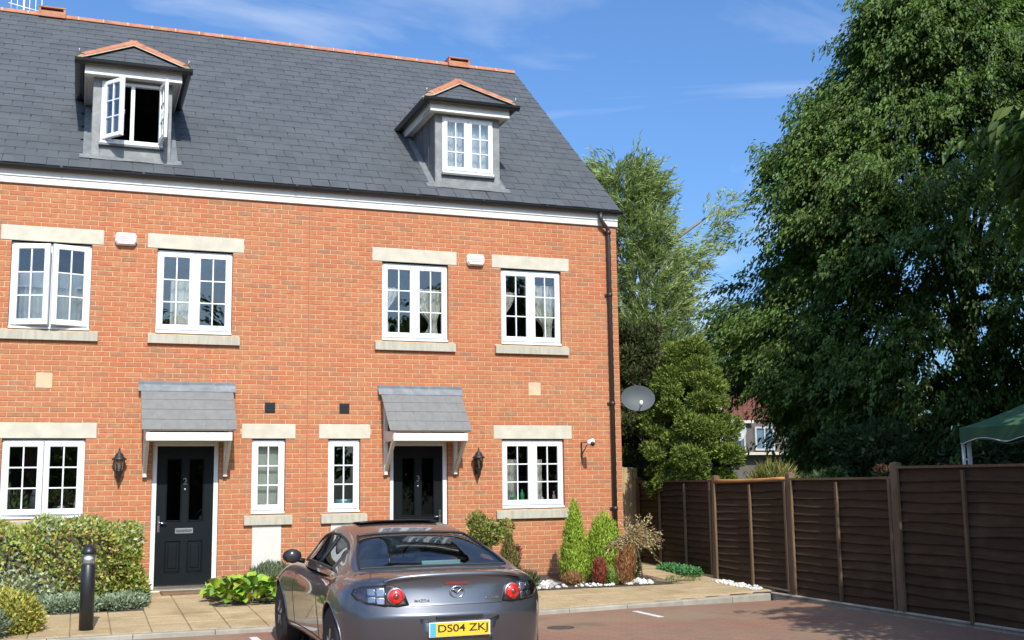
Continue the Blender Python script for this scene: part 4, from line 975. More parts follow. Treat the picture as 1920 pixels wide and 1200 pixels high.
# ------------------------------------------------------------------ car
CARLOC = Vector((-.315, -8.50, ROADZ)); CARYAW = math.radians(-.45)
car = thing('parked_car', CARLOC, 'grey four seat coupe parked nose to the kerb with yellow rear plate', 'car'); car.rotation_euler = (0, 0, CARYAW)
def ip(tab, y):
    ys = [t[0] for t in tab]
    if y <= ys[0]: return tab[0][1]
    for (a, b), (c, d) in zip(tab, tab[1:]):
        if a <= y <= c: t = (y-a)/(c-a); return b+(d-b)*t
    return tab[-1][1]
WT = [(0, .80), (.15, .86), (.45, .905), (.86, .945), (1.25, .91), (1.7, .875), (2.4, .87), (3.0, .89), (3.5, .945), (3.9, .92), (4.25, .80), (4.43, .62)]
ST = [(0, .88), (.4, .915), (.86, .945), (1.3, .925), (1.9, .895), (2.6, .885), (3.1, .885), (3.5, .89), (3.9, .80), (4.25, .64), (4.43, .52)]
DT = [(0, .935), (.3, .955), (.7, .955), (1.0, .93), (1.9, .90), (2.6, .89), (3.1, .90), (3.5, .83), (3.9, .75), (4.25, .62), (4.43, .50)]
def lean(z): return ip([(.16, .14), (.28, .06), (.44, .015), (.60, .0), (.675, .015), (.70, .055), (.80, .085), (.90, .105), (.935, .07), (.98, .075)], z)
def plan(x): return .30*(abs(x)/.88)**2.8
ST_Y = [0, .10, .30, .55, .86, 1.17, 1.5, 1.9, 2.4, 2.9, 3.2, 3.5, 3.8, 4.05, 4.25, 4.43]
fr5 = [-1, -.55, 0, .55, 1]
def half_ring(y):
    W, S, D = ip(WT, y), ip(ST, y), ip(DT, y)
    zs = [.17, .25, .42, .62, .70, S-.10, S-.012]; ws = [.90, .965, .975, 1.0, .992, .955, .86]
    if y < .2: ws = [.90, .95, .965, .98, .965, .93, .86]
    return [(W*a, z) for a, z in zip(ws, zs)]+[(W*.66, (D*.72+S*.28)), (W*.36, D-.006), (0, D)]
V = []; idx = {}
def addv(p): V.append(p); return len(V)-1
rings = []
for k, y in enumerate(ST_Y):
    hr = half_ring(y)
    def yy(x, z, k=k, y=y):
        if k == 0: return lean(z)+plan(x)
        if k == 1: return .12+lean(z)*.6+plan(x)*.9
        if k == 2: return .30+plan(x)*.45
        if k >= 13: return y-(k-12)*.07*(abs(x)/.8)**2
        return y
    W = hr[0][0]
    ring = {}
    for j, (x, z) in enumerate(hr):
        ring[('R', j)] = addv((x, yy(x, z), z))
        if x > 1e-6: ring[('L', j)] = addv((-x, yy(x, z), z))
        else: ring[('L', j)] = ring[('R', j)]
    x0, z0 = hr[0]
    for nme, f in (('b-', -.4), ('b0', 0), ('b+', .4)): ring[nme] = addv((x0*f, yy(x0*f, z0), z0-.02))
    rings.append((ring, hr, yy))
Fc = []
order = ['b0', 'b+', ('R',0), ('R',1), ('R',2), ('R',3), ('R',4), ('R',5), ('R',6), ('R',7), ('R',8), ('R',9), ('L',8), ('L',7), ('L',6), ('L',5), ('L',4), ('L',3), ('L',2), ('L',1), ('L',0), 'b-']
for (A, _, _), (B_, _, _) in zip(rings, rings[1:]):
    n = len(order)
    for i in range(n):
        p, q = order[i], order[(i+1) % n]; f = (A[p], A[q], B_[q], B_[p]); Fc.append(f)
CAPROWS = []
def cap(ring, hr, yy, flip):
    # rows 0..6 spanned with five columns; row 7 is narrower, rows 7-9 form the top edge
    rows = []
    for j in range(7):
        x, z = hr[j]; row = [ring[('L', j)]]
        for f in (-.74, -.40, 0, .40, .74): row.append(addv((x*f, yy(x*f, z), z)) if j else None)
        row.append(ring[('R', j)])
        if j == 0: row = [ring[('L',0)], None, ring['b-'], ring['b0'], ring['b+'], None, ring[('R',0)]]
        rows.append(row)
    out = []
    # bottom row: merge columns
    r0_, r1_ = rows[0], rows[1]
    out += [(r0_[0], r0_[2], r1_[1], r1_[0]), (r0_[2], r1_[2], r1_[1]), (r0_[2], r0_[3], r1_[3], r1_[2]), (r0_[3], r0_[4], r1_[4], r1_[3]), (r0_[4], r1_[5], r1_[4]), (r0_[4], r0_[6], r1_[6], r1_[5])]
    for a, b in zip(rows[1:], rows[2:]):
        for i in range(6): out.append((a[i], a[i+1], b[i+1], b[i]))
    top = [ring[('L',6)], ring[('L',7)], ring[('L',8)], ring[('R',9)], ring[('R',8)], ring[('R',7)], ring[('R',6)]]; a = rows[6]
    out += [(a[0], a[1], top[1])]+[(a[i], a[i+1], top[i+1], top[i]) for i in range(1, 5)]+[(a[5], a[6], top[5])]
    CAPROWS.append(rows)
    return [f[::-1] if flip else f for f in out]
Fc += cap(*rings[0], False); Fc += cap(*rings[-1], True)
def make_eval(V, Fc, name, lev=2, creases=(), mats=None, cutters=()):
    me = bpy.data.meshes.new(name); me.from_pydata(V, [], Fc)
    if mats: me.polygons.foreach_set('material_index', mats)
    bm = bmesh.new(); bm.from_mesh(me); bmesh.ops.recalc_face_normals(bm, faces=bm.faces)
    if creases:
        cl = bm.edges.layers.float.get('crease_edge') or bm.edges.layers.float.new('crease_edge'); cs = {tuple(sorted(c[:2])): c[2] for c in creases}
        for e in bm.edges:
            k = tuple(sorted((e.verts[0].index, e.verts[1].index)))
            if k in cs: e[cl] = cs[k]
    bm.to_mesh(me); bm.free()
    if mats:
        for i in range(max(mats)+1): me.materials.append(None)
    o = bpy.data.objects.new(name, me); COL.objects.link(o); md = o.modifiers.new('s', 'SUBSURF'); md.levels = lev; md.render_levels = lev
    tmp = []
    for c in cutters:
        cm = MB(); cm.lathe(*c); cme = bpy.data.meshes.new('c'); cme.from_pydata(cm.v, [], cm.f); bm = bmesh.new(); bm.from_mesh(cme); bmesh.ops.recalc_face_normals(bm, faces=bm.faces); bm.to_mesh(cme); bm.free()
        co = bpy.data.objects.new('c', cme); COL.objects.link(co); tmp.append(co); b = o.modifiers.new('b', 'BOOLEAN'); b.operation = 'DIFFERENCE'; b.object = co; b.solver = 'EXACT'
    dg = bpy.context.evaluated_depsgraph_get(); dg.update(); r_ = bpy.data.meshes.new_from_object(o.evaluated_get(dg)); bpy.data.objects.remove(o)
    for c in tmp: bpy.data.objects.remove(c)
    return r_
cre = []
R0 = rings[0][0]
topo = [('L',7), ('L',8), ('R',9), ('R',8), ('R',7)]
for a, b in zip(topo, topo[1:]): cre.append((R0[a], R0[b], .75))
for rj, wt_ in ((3, .55), (4, .8)):
    rw = CAPROWS[0][rj]
    for a, b in zip(rw, rw[1:]): cre.append((a, b, wt_))
arches = [([(.0,-.4),(.352,-.4),(.352,.4),(0,.4)], (sx*1.02, yw, .335), 28, 'X') for sx in (-1, 1) for yw in (.86, 3.60)]
body_me = make_eval(V, Fc, 'body', 3, cre, cutters=arches)
bvh = BVHTree.FromPolygons([v.co.copy() for v in body_me.vertices], [tuple(p.vertices) for p in body_me.polygons])
body_me.materials.clear(); body_me.materials.append(MT['car_paint']); body_me.polygons.foreach_set('use_smooth', [True]*len(body_me.polygons))
try: body_me.set_sharp_from_angle(angle=math.radians(38))
except Exception: pass
link('body', body_me, car)
def hit_rear(x, z):
    h = bvh.ray_cast(Vector((x, -1, z)), Vector((0,1,0))); return h[0] if h[0] else Vector((x, .2, z))
def hit_side(y, z, sd):
    h = bvh.ray_cast(Vector((sd*2, y, z)), Vector((-sd,0,0))); return h[0] if h[0] else Vector((sd*.9, y, z))
def hit_top(x, y):
    h = bvh.ray_cast(Vector((x, y, 3)), Vector((0,0,-1))); return h[0] if h[0] else Vector((x, y, .95))
def cbuild(m, name, mat, parent=None): return m.build(name, mat, parent or car, off=Vector((0,0,0)))
# wheel housings and underbody
m = MB(); m.box(-.66, .66, .35, 4.1, .14, .40)
for yw in (.86, 3.60):
    for sd in (-1, 1): m.lathe([(0, 0), (.350, 0), (.350, .02), (0, .02)], (sd*.64, yw, .335), 24, 'X')
cbuild(m, 'underbody', 'dark_trim')
# cabin
CY = [.62, .74, .92, 1.12, 1.30, 1.50, 1.80, 2.1, 2.38, 2.58, 2.78, 3.0, 3.22]
CZ = [(.62, .93), (.74, .962), (1.0, 1.058), (1.25, 1.150), (1.5, 1.235), (1.8, 1.292), (2.1, 1.322), (2.35, 1.318), (2.55, 1.27), (2.8, 1.15), (3.0, 1.035), (3.22, .90)]
CB = [(.62, .79), (.92, .83), (1.34, .815), (2.0, .81), (2.5, .80), (2.9, .77), (3.22, .70)]
CTW = [(.62, .755), (.92, .725), (1.2, .65), (1.5, .565), (1.8, .545), (2.3, .555), (2.7, .60), (3.22, .64)]
Vc = []; Fcab = []; Mi = []; NC = 13
for y in CY:
    zt, wb, wt = ip(CZ, y), ip(CB, y), ip(CTW, y); zb = min(.87, zt-.05); hgt = zt-zb
    half = [(wb, zb), (wb*.995, zb+.06*min(1, hgt/.3)), (wb+(wt-wb)*.48, zb+hgt*.46), (wb+(wt-wb)*.86, zb+hgt*.80), (wt*.955, zb+hgt*.945), (wt*.60, zt-.006*min(1, hgt/.25)), (0, zt)]
    row = [(-x, y, z) for x, z in half]+[(x, y, z) for x, z in half[-2::-1]]; Vc += row
for k in range(len(CY)-1):
    for j in range(NC-1):
        a = k*NC+j; Fcab.append((a, a+1, a+NC+1, a+NC)); jj = min(j, NC-2-j); ym = (CY[k]+CY[k+1])/2
        mi = 0
        if jj >= 4 and .74 < ym < 1.50: mi = 1                  # rear window
        if jj >= 4 and 2.58 < ym < 3.22: mi = 2                 # windscreen
        if jj in (1, 2) and 1.34 < ym < 2.78: mi = 3 if j < NC/2 else 4
        Mi.append(mi)
cab = make_eval(Vc, Fcab, 'cab', 3, (), Mi)
def split(me, mi, name, mat, off=0):
    fs = [p for p in me.polygons if p.material_index == mi]; ids = sorted({v for p in fs for v in p.vertices}); mp_ = {v: i for i, v in enumerate(ids)}
    q = bpy.data.meshes.new(name); q.from_pydata([me.vertices[v].co+me.vertices[v].normal*off for v in ids], [], [tuple(mp_[v] for v in p.vertices) for p in fs]); q.polygons.foreach_set('use_smooth', [True]*len(q.polygons)); q.materials.append(MT[mat]); return link(name, q, car)
split(cab, 0, 'roof', 'car_paint'); split(cab, 1, 'rear_window', 'car_glass'); split(cab, 2, 'windscreen', 'car_glass'); split(cab, 3, 'side_window', 'car_glass'); split(cab, 4, 'side_window', 'car_glass')
inner = split(cab, 0, 'headlining', 'dark_trim', -.012)
# black ceramic border round rear glass, thin bright trim line
bvc = BVHTree.FromPolygons([v.co.copy() for v in cab.vertices], [tuple(p.vertices) for p in cab.polygons])
def cab_top(x, y):
    h = bvc.ray_cast(Vector((x, y, 3)), Vector((0,0,-1))); return h[0] if h[0] else Vector((x, y, 1))
def edge_loop(mi):
    cnt = {}
    for p in cab.polygons:
        if p.material_index == mi:
            for e in p.edge_keys: cnt[e] = cnt.get(e, 0)+1
    nb = {}
    for (a, b), c in cnt.items():
        if c == 1: nb.setdefault(a, []).append(b); nb.setdefault(b, []).append(a)
    st = next(iter(nb)); loop = [st]; prev = None; cur = st
    while True:
        nx = [v for v in nb[cur] if v != prev]
        if not nx or nx[0] == st: break
        prev, cur = cur, nx[0]; loop.append(cur)
    return [cab.vertices[i].co+cab.vertices[i].normal*.003 for i in loop]
for mi, nm in ((1, 'rear_window_seal'), (2, 'windscreen_seal'), (3, 'window_seal'), (4, 'window_seal')):
    lp = edge_loop(mi); m = MB(); m.tube(lp+[lp[0]], .011 if mi < 3 else .013, 6, cap=False); cbuild(m, nm, 'dark_trim')
# B pillars inside side glass
for sd in (-1, 1):
    m = MB(); pts = []
    for z in (.93, 1.0, 1.08, 1.16, 1.21):
        h = bvc.ray_cast(Vector((sd*2, 1.98-.10*(z-.93), z)), Vector((-sd,0,0)))
        if h[0]: pts.append(h[0]-Vector((sd*.012,0,0)))
    m.tube(pts, .030, 6); cbuild(m, 'pillar', 'dark_trim')
# sunroof
m = MB(); V_ = []; nx_, ny_ = 8, 6
for j in range(ny_+1):
    for i in range(nx_+1):
        p = cab_top(-.40+.80*i/nx_, 1.98+.36*j/ny_); V_.append(p+Vector((0,0,.010+.018*(1-j/ny_))))
m.add(V_, [(j*(nx_+1)+i, j*(nx_+1)+i+1, (j+1)*(nx_+1)+i+1, (j+1)*(nx_+1)+i) for j in range(ny_) for i in range(nx_)], True)
m.add([v-Vector((0,0,.012)) for v in V_], [(j*(nx_+1)+i, (j+1)*(nx_+1)+i, (j+1)*(nx_+1)+i+1, j*(nx_+1)+i+1) for j in range(ny_) for i in range(nx_)], True)
cbuild(m, 'sunroof', 'dark_trim')
# deck lip spoiler
m = MB(); A_, B_l, C_ = [], [], []
for i in range(25):
    x = -.60+1.20*i/24; f = 1-(abs(x)/.60)**4; y = .085+plan(x)*.80; t = hit_top(x, y+.06); A_.append(Vector((x, y-.012, t.z+.020*f))); B_l.append(Vector((x, y+.12, t.z+.001))); C_.append(Vector((x, y-.004, t.z-.012)))
n = 25
m.add(A_+B_l+C_, [(i, i+1, n+i+1, n+i) for i in range(24)]+[(2*n+i, 2*n+i+1, i+1, i) for i in range(24)], True); cbuild(m, 'boot_lip', 'car_paint')
m = MB(); pts = [hit_rear(x, .868)+Vector((0,-.006,0)) for x in [-.10+.2*i/8 for i in range(9)]]
m.add([p+Vector((0,0,-.014)) for p in pts]+[p+Vector((0,0,.014)) for p in pts], [(i, i+1, 9+i+1, 9+i) for i in range(8)], True); cbuild(m, 'high_brake_light', 'red_dark')
# tail lights
def surf_patch(outline, off, name, mat, parent=None, n=10, solid=.012):
    """outline: list of (x,z); fan patch laid on the rear surface"""
    cx0 = sum(p[0] for p in outline)/len(outline); cz0 = sum(p[1] for p in outline)/len(outline); V_ = []; F_ = []; N = len(outline); rg = 5
    for r_ in range(1, rg+1):
        for (x, z) in outline:
            f = r_/rg; p = hit_rear(cx0+(x-cx0)*f, cz0+(z-cz0)*f); V_.append(p+Vector((0,-off,0)))
    c = hit_rear(cx0, cz0)+Vector((0,-off,0)); V_.append(c); ci = len(V_)-1
    for k in range(N): F_.append((ci, k, (k+1) % N))
    for r_ in range(rg-1):
        for k in range(N): F_.append((r_*N+k, (r_+1)*N+k, (r_+1)*N+(k+1) % N, r_*N+(k+1) % N))
    b = (rg-1)*N; e = len(V_); V_ += [V_[b+k]+Vector((0,solid+off,0)) for k in range(N)]
    for k in range(N): F_.append((b+k, e+k, e+(k+1) % N, b+(k+1) % N))
    m = MB(); m.add(V_, F_, True); return cbuild(m, name, mat, parent)
for sd in (-1, 1):
    T = empty('tail_light', (0,0,0)); T.parent = car
    out = [(.405, .705), (.50, .693), (.62, .700), (.73, .715), (.80, .745), (.825, .785), (.805, .825), (.74, .852), (.64, .862), (.54, .866), (.47, .845), (.435, .79)]
    surf_patch([(sd*x, z) for x, z in out], .010, 'housing', 'dark_trim', T)
    c = hit_rear(sd*.505, .775); nd = Vector((sd*.16, -1, .04)).normalized()
    def disc(cx0, cz0, r_, d, name, mat, dome=.02, n=28, par=T):
        c = hit_rear(cx0, cz0); ux = Vector((0,0,1)).cross(-nd).normalized(); uz = (-nd).cross(ux); V_ = []; F_ = []; rg = 6
        for i in range(1, rg+1):
            f = i/rg
            for k in range(n): t = 2*math.pi*k/n; V_.append(c+nd*(d+dome*(1-f*f))+ux*r_*f*math.cos(t)+uz*r_*f*math.sin(t))
        V_.append(c+nd*(d+dome)); ci = len(V_)-1
        F_ += [(ci, k, (k+1) % n) for k in range(n)]
        for i in range(rg-1):
            for k in range(n): F_.append((i*n+k, (i+1)*n+k, (i+1)*n+(k+1) % n, i*n+(k+1) % n))
        b = (rg-1)*n; e = len(V_); V_ += [V_[b+k]-nd*.05 for k in range(n)]; F_ += [(b+k, e+k, e+(k+1) % n, b+(k+1) % n) for k in range(n)]
        m = MB(); m.add(V_, F_, True); cbuild(m, name, mat, par)
    disc(sd*.505, .775, .071, .022, 'bezel', 'lamp_silver', .006); disc(sd*.505, .775, .063, .032, 'red_lens', 'red_lens', .022); disc(sd*.505, .775, .030, .046, 'inner_lens', 'red_dark', .016)
    # clear section: four bright reflector cells under a smooth lens
    for (x0, x1, z0, z1, mt) in ((.595, .655, .775, .84, 'lamp_silver'), (.665, .72, .78, .835, 'lamp_silver'), (.595, .655, .712, .765, 'lamp_silver'), (.665, .72, .725, .77, 'lamp_silver'), (.735, .79, .75, .825, 'red_dark')):
        surf_patch([(sd*x0, z0), (sd*x1, z0), (sd*x1, z1), (sd*x0, z1)], .015, 'reflector', mt, T)
    surf_patch([(sd*x, z) for x, z in [(.585, .702), (.73, .718), (.80, .75), (.815, .785), (.79, .83), (.72, .85), (.585, .858)]], .024, 'lens', 'clear_lens', T)
# bumper details: painted shade of the plate recess, plate, lettering
def rear_poly(poly, off, name, mat, parent=None): return surf_patch(poly, off, name, mat, parent)
rear_poly([(-.33, .595), (.36, .595), (.30, .36), (-.27, .36)], .003, 'recess_shade', 'dark_trim')  # flat dark patch, its uncovered top band paints the shadow above the plate
rear_poly([(-.31, .568), (.335, .568), (.29, .37), (-.26, .37)], .0045, 'recess_panel', 'car_paint')
PY = min(hit_rear(-.26, .5).y, hit_rear(.26, .5).y, hit_rear(0, .56).y)-.014
P = empty('number_plate', (0,0,0)); P.parent = car; pz = .505
m = MB(); m.box(-.262, .262, PY, PY+.02, pz-.058, pz+.058); cbuild(m, 'backing', 'plate_white', P)
m = MB(); m.box(-.205, .256, PY-.003, PY-.0005, pz-.054, pz+.054); cbuild(m, 'plate_face', 'plate_yellow', P)
m = MB(); m.box(-.256, -.2055, PY-.003, PY-.0005, pz-.054, pz+.054); cbuild(m, 'blue_band', 'plate_blue', P)
me = text_mesh('DS04 ZKJ', .108, 'registration', .001, .82); me.materials.append(MT['plate_ink']); 
bb = [v.co.x for v in me.vertices]; wdt = max(bb)-min(bb); me.transform(Matrix.Scale(.43/wdt, 4, (1,0,0))); bz_ = [v.co.z for v in me.vertices]; me.transform(Matrix.Scale(.079/(max(bz_)-min(bz_)), 4, (0,0,1))); zc_ = [v.co.z for v in me.vertices]; me.transform(Matrix.Translation((0,0,-(max(zc_)+min(zc_))/2)))
link('registration', me, P, (.026, PY-.004, pz))
m = MB(); m.bev(-.20, .20, hit_rear(0,.61).y-.02, hit_rear(0,.61).y+.03, .592, .612, .004); cbuild(m, 'plate_lamp_bar', 'dark_trim')
for txt, xx, zz, wd in (('MAZDA', -.30, .735, .125), ('RX-8', .315, .735, .115)):
    me = text_mesh(txt, .034, 'badge_lettering', .002); b = [v.co.x for v in me.vertices]; me.transform(Matrix.Scale(wd/(max(b)-min(b)), 4, (1,0,0))); me.materials.append(MT['chrome']); h = hit_rear(xx, zz); o = link('badge_lettering', me, car, h+Vector((0,-.005,0))); h2 = hit_rear(xx+.05, zz); h1 = hit_rear(xx-.05, zz); o.rotation_euler = (0,0,math.atan2(h2.y-h1.y, .1))
# oval winged emblem
E_ = empty('emblem', (0,0,0)); E_.parent = car; c = hit_rear(0, .795)+Vector((0,-.010,0))
ring_ = [c+Vector((.058*math.cos(t), 0, .046*math.sin(t))) for t in [2*math.pi*k/32 for k in range(33)]]
m = MB(); m.tube(ring_, .0065, 6, cap=False); cbuild(m, 'emblem_ring', 'chrome', E_)
m = MB(); m.tube([c+Vector((-.052,-.002,.020)), c+Vector((-.028,-.004,.022)), c+Vector((-.012,-.005,.004)), c+Vector((0,-.006,-.006)), c+Vector((.012,-.005,.004)), c+Vector((.028,-.004,.022)), c+Vector((.052,-.002,.020))], [.003,.006,.006,.006,.006,.006,.003], 6); cbuild(m, 'emblem_wing', 'chrome', E_)
# shut lines
def seam(pts, r_=.0035, name='shut_line'): m = MB(); m.tube(pts, r_, 5); cbuild(m, name, 'dark_trim')
seam([hit_rear(x, .694)+Vector((0,.001,0)) for x in [-.40+.8*i/16 for i in range(17)]])
for sd in (-1, 1):
    seam([hit_top(sd*(.70-.02*i), .16+.09*i+.10*(1-i/6)) for i in range(7)])
    seam([hit_side(1.62+.05*math.sin((z-.3)*3), z, sd) for z in [.30+.06*i for i in range(10)]]); seam([hit_side(2.92, z, sd) for z in [.30+.06*i for i in range(10)]])
    seam([hit_side(y, .285, sd) for y in [1.3+.1*i for i in range(20)]], .006, 'sill_line')
    m = MB(); pts = [hit_side(2.05+.03*i, .765, sd)+Vector((sd*.012,0,0)) for i in range(6)]; m.tube(pts, .011, 6); cbuild(m, 'door_handle', 'car_paint')
    # arch lips
    lip = []
    for yw in (.86, 3.60):
        lip = []
        for i in range(15):
            t = math.radians(-5+190*i/14); p = hit_side(yw+.356*math.cos(t), .335+.356*math.sin(t), sd); lip.append(p)
        m = MB(); m.tube(lip, .009, 6); cbuild(m, 'arch_lip', 'car_paint')
# mirrors
for sd in (-1, 1):
    M_ = empty('door_mirror', (0,0,0)); M_.parent = car
    m = MB(); m.ico((sd*.93, 2.72, .975), .1, 2, (1.0, .62, .72)); cbuild(m, 'shell', 'dark_trim', M_)
    m = MB(); m.tube([(sd*.80,2.72,.92),(sd*.90,2.72,.95)], .025, 8); cbuild(m, 'arm', 'dark_trim', M_)
    m = MB(); m.lathe([(0,0),(.07,0),(.07,.004),(0,.004)], (sd*.93, 2.655, .975), 16, 'Y'); cbuild(m, 'mirror_glass', 'mirror_dark', M_)
# wheels
for sd in (-1, 1):
    for yw in (.86, 3.60):
        Wl = empty('wheel', (sd*.80, yw, .326)); Wl.parent = car; rr = .326
        m = MB(); m.lathe([(.225,-.105),(.29,-.115),(.318,-.10),(.326,-.07),(.326,.07),(.318,.10),(.29,.115),(.225,.105)], (0,0,0), 36, 'X'); m.build('tyre', 'rubber', Wl, off=Vector((0,0,0)))
        m = MB(); m.lathe([(.232,-.10),(.226,-.02),(.215,.05),(.22,.104),(.236,.106)], (0,0,0), 36, 'X')
        for k in range(5):
            t = 2*math.pi*k/5+.3
            for dt in (-.13, .13):
                a = Vector((sd*.092, .045*math.cos(t), .045*math.sin(t))); b = Vector((sd*.080, .222*math.cos(t+dt), .222*math.sin(t+dt))); m.tube([a, a.lerp(b, .5), b], [.026, .022, .017], 6)
        m.lathe([(0,-.01),(.06,-.01),(.055,.02),(0,.024)], (sd*.085,0,0), 16, 'X'); m.build('rim', 'alloy', Wl, off=Vector((0,0,0)))
        m = MB(); m.lathe([(0,0),(.155,0),(.155,.02),(0,.02)], (sd*.03,0,0), 24, 'X'); m.build('brake_disc', 'steel_dull', Wl, off=Vector((0,0,0)))
# exhausts
for sd in (-1, 1):
    m = MB(); m.lathe([(.046,.16),(.046,-.02),(.038,-.02),(.038,.15)], (sd*.56, .04, .235), 18, 'Y'); cbuild(m, 'exhaust_tip', 'chrome')
# interior
def rbox(name, mat, x0, x1, y0, y1, z0, z1, rot=0, piv=None):
    bm = bmesh.new(); bmesh.ops.create_cube(bm, size=1); bmesh.ops.scale(bm, vec=(x1-x0, y1-y0, z1-z0), verts=bm.verts); bmesh.ops.bevel(bm, geom=bm.edges[:], offset=min(x1-x0, y1-y0, z1-z0)*.3, segments=3, affect='EDGES', profile=.5)
    bmesh.ops.rotate(bm, cent=(0,0,-(z1-z0)/2), matrix=Matrix.Rotation(rot, 3, 'X'), verts=bm.verts); bmesh.ops.translate(bm, vec=((x0+x1)/2, (y0+y1)/2, (z0+z1)/2), verts=bm.verts)
    me = bpy.data.meshes.new(name); bm.to_mesh(me); bm.free(); me.polygons.foreach_set('use_smooth', [True]*len(me.polygons)); me.materials.append(MT[mat]); return link(name, me, car)
for sd in (-1, 1):
    rbox('seat_back', 'car_seat', sd*.36-.24, sd*.36+.24, 1.90, 2.04, .50, 1.02, .25); rbox('head_rest', 'car_seat', sd*.36-.13, sd*.36+.13, 1.74, 1.85, 1.02, 1.20, .2)
    rbox('rear_seat', 'car_seat', sd*.33-.25, sd*.33+.25, 1.22, 1.36, .55, .97, .35)
rbox('dashboard', 'dark_trim', -.70, .70, 2.62, 2.98, .78, .93)
m = MB(); m.box(-.66, .66, .72, 1.16, .905, .915); cbuild(m, 'parcel_shelf', 'car_seat')
m = MB(); m.tube([Vector((.36+.18*math.cos(t), 2.5+.05*math.sin(t), .92+.17*math.sin(t))) for t in [2*math.pi*k/24 for k in range(25)]], .014, 6, cap=False); cbuild(m, 'steering_wheel', 'dark_trim')
m = MB(); m.box(-.06, .30, .93, .945, .925, 1.0); cbuild(m, 'shelf_card', 'paper')

# ------------------------------------------------------------------ plants
def leaf_cloud(name, P, D, N, ln, wd, colr, mat='leaf', parent=None, off=(0,0,0), kind=None, fold=.25):
    """P base points, D leaf axis, N face normal hint, ln/wd arrays, colr (n,3)"""
    n = len(P); P = P-np.array(off); D = D/np.linalg.norm(D, axis=1, keepdims=True); S = np.cross(D, N); S /= np.linalg.norm(S, axis=1, keepdims=True)+1e-9; N2 = np.cross(S, D)
    ln = np.broadcast_to(np.asarray(ln, float), (n,))[:, None]; wd = np.broadcast_to(np.asarray(wd, float), (n,))[:, None]
    mid = P+D*ln*.45
    V = np.empty((n, 4, 3)); V[:, 0] = P; V[:, 1] = mid+S*wd*.5+N2*wd*fold; V[:, 2] = P+D*ln-N2*ln*.10; V[:, 3] = mid-S*wd*.5+N2*wd*fold
    me = bpy.data.meshes.new(name); me.vertices.add(4*n); me.vertices.foreach_set('co', V.reshape(-1).astype(np.float32))
    F = np.empty((n, 2, 3), np.int32); b = np.arange(n)*4; F[:, 0] = np.stack([b, b+1, b+2], 1); F[:, 1] = np.stack([b, b+2, b+3], 1)
    me.loops.add(6*n); me.loops.foreach_set('vertex_index', F.reshape(-1)); me.polygons.add(2*n); me.polygons.foreach_set('loop_start', np.arange(2*n, dtype=np.int32)*3)
    ca = me.color_attributes.new('col', 'FLOAT_COLOR', 'POINT'); c4 = np.ones((n, 4, 4), np.float32); c4[:, :, :3] = colr[:, None, :]; ca.data.foreach_set('color', c4.reshape(-1))
    me.update(calc_edges=True); me.materials.append(MT[mat]); o = link(name, me, parent)
    if kind: o['kind'] = kind
    return o
def rand_dirs(n): v = rng.normal(size=(n, 3)); return v/np.linalg.norm(v, axis=1, keepdims=True)
def pal(n, cols, wts=None, var=.18):
    cols = np.array(cols); i = rng.choice(len(cols), n, p=wts); return np.clip(cols[i]*(1+rng.normal(0, var, (n, 1))), .005, 1)
def sprays(C, outd, L, nleaf, droop, ln, spread, jit):
    """twigs from C going out; returns leaf base points and axes"""
    n = len(C); t = np.tile(np.linspace(.05, 1, nleaf), n); i = np.repeat(np.arange(n), nleaf); Ls = np.broadcast_to(L, (n,))[i][:, None]
    P = C[i]+outd[i]*Ls*t[:, None]; P[:, 2] -= droop*(t**2)*Ls[:, 0]
    P += rng.normal(0, jit, P.shape)
    tang = outd[i].copy(); tang[:, 2] -= 2*droop*t
    D = tang+rand_dirs(len(P))*spread; return P, D, i
def branchy(name, base, top, r0_, limbs, parent, mat='bark', off=(0,0,0), trunk_name='trunk'):
    m = MB(); b = Vector(base); t = Vector(top); pts = [b.lerp(t, k/6)+Vector((random.uniform(-.06,.06), random.uniform(-.06,.06), 0))*min(1, k)*(t-b).length*.12 for k in range(7)]
    m.tube(pts, [r0_*(1-.11*k) for k in range(7)], 10)
    for e in limbs:
        k = random.randint(2, 5); s_ = pts[k]; e = Vector(e); mid = s_.lerp(e, .5)+Vector((random.uniform(-.2,.2), random.uniform(-.2,.2), .25)); m.tube([s_, s_.lerp(mid, .5), mid, mid.lerp(e, .5), e], [r0_*.45, r0_*.38, r0_*.28, r0_*.18, r0_*.06], 6)
    return m.build(trunk_name, mat, parent, off=Vector(off))

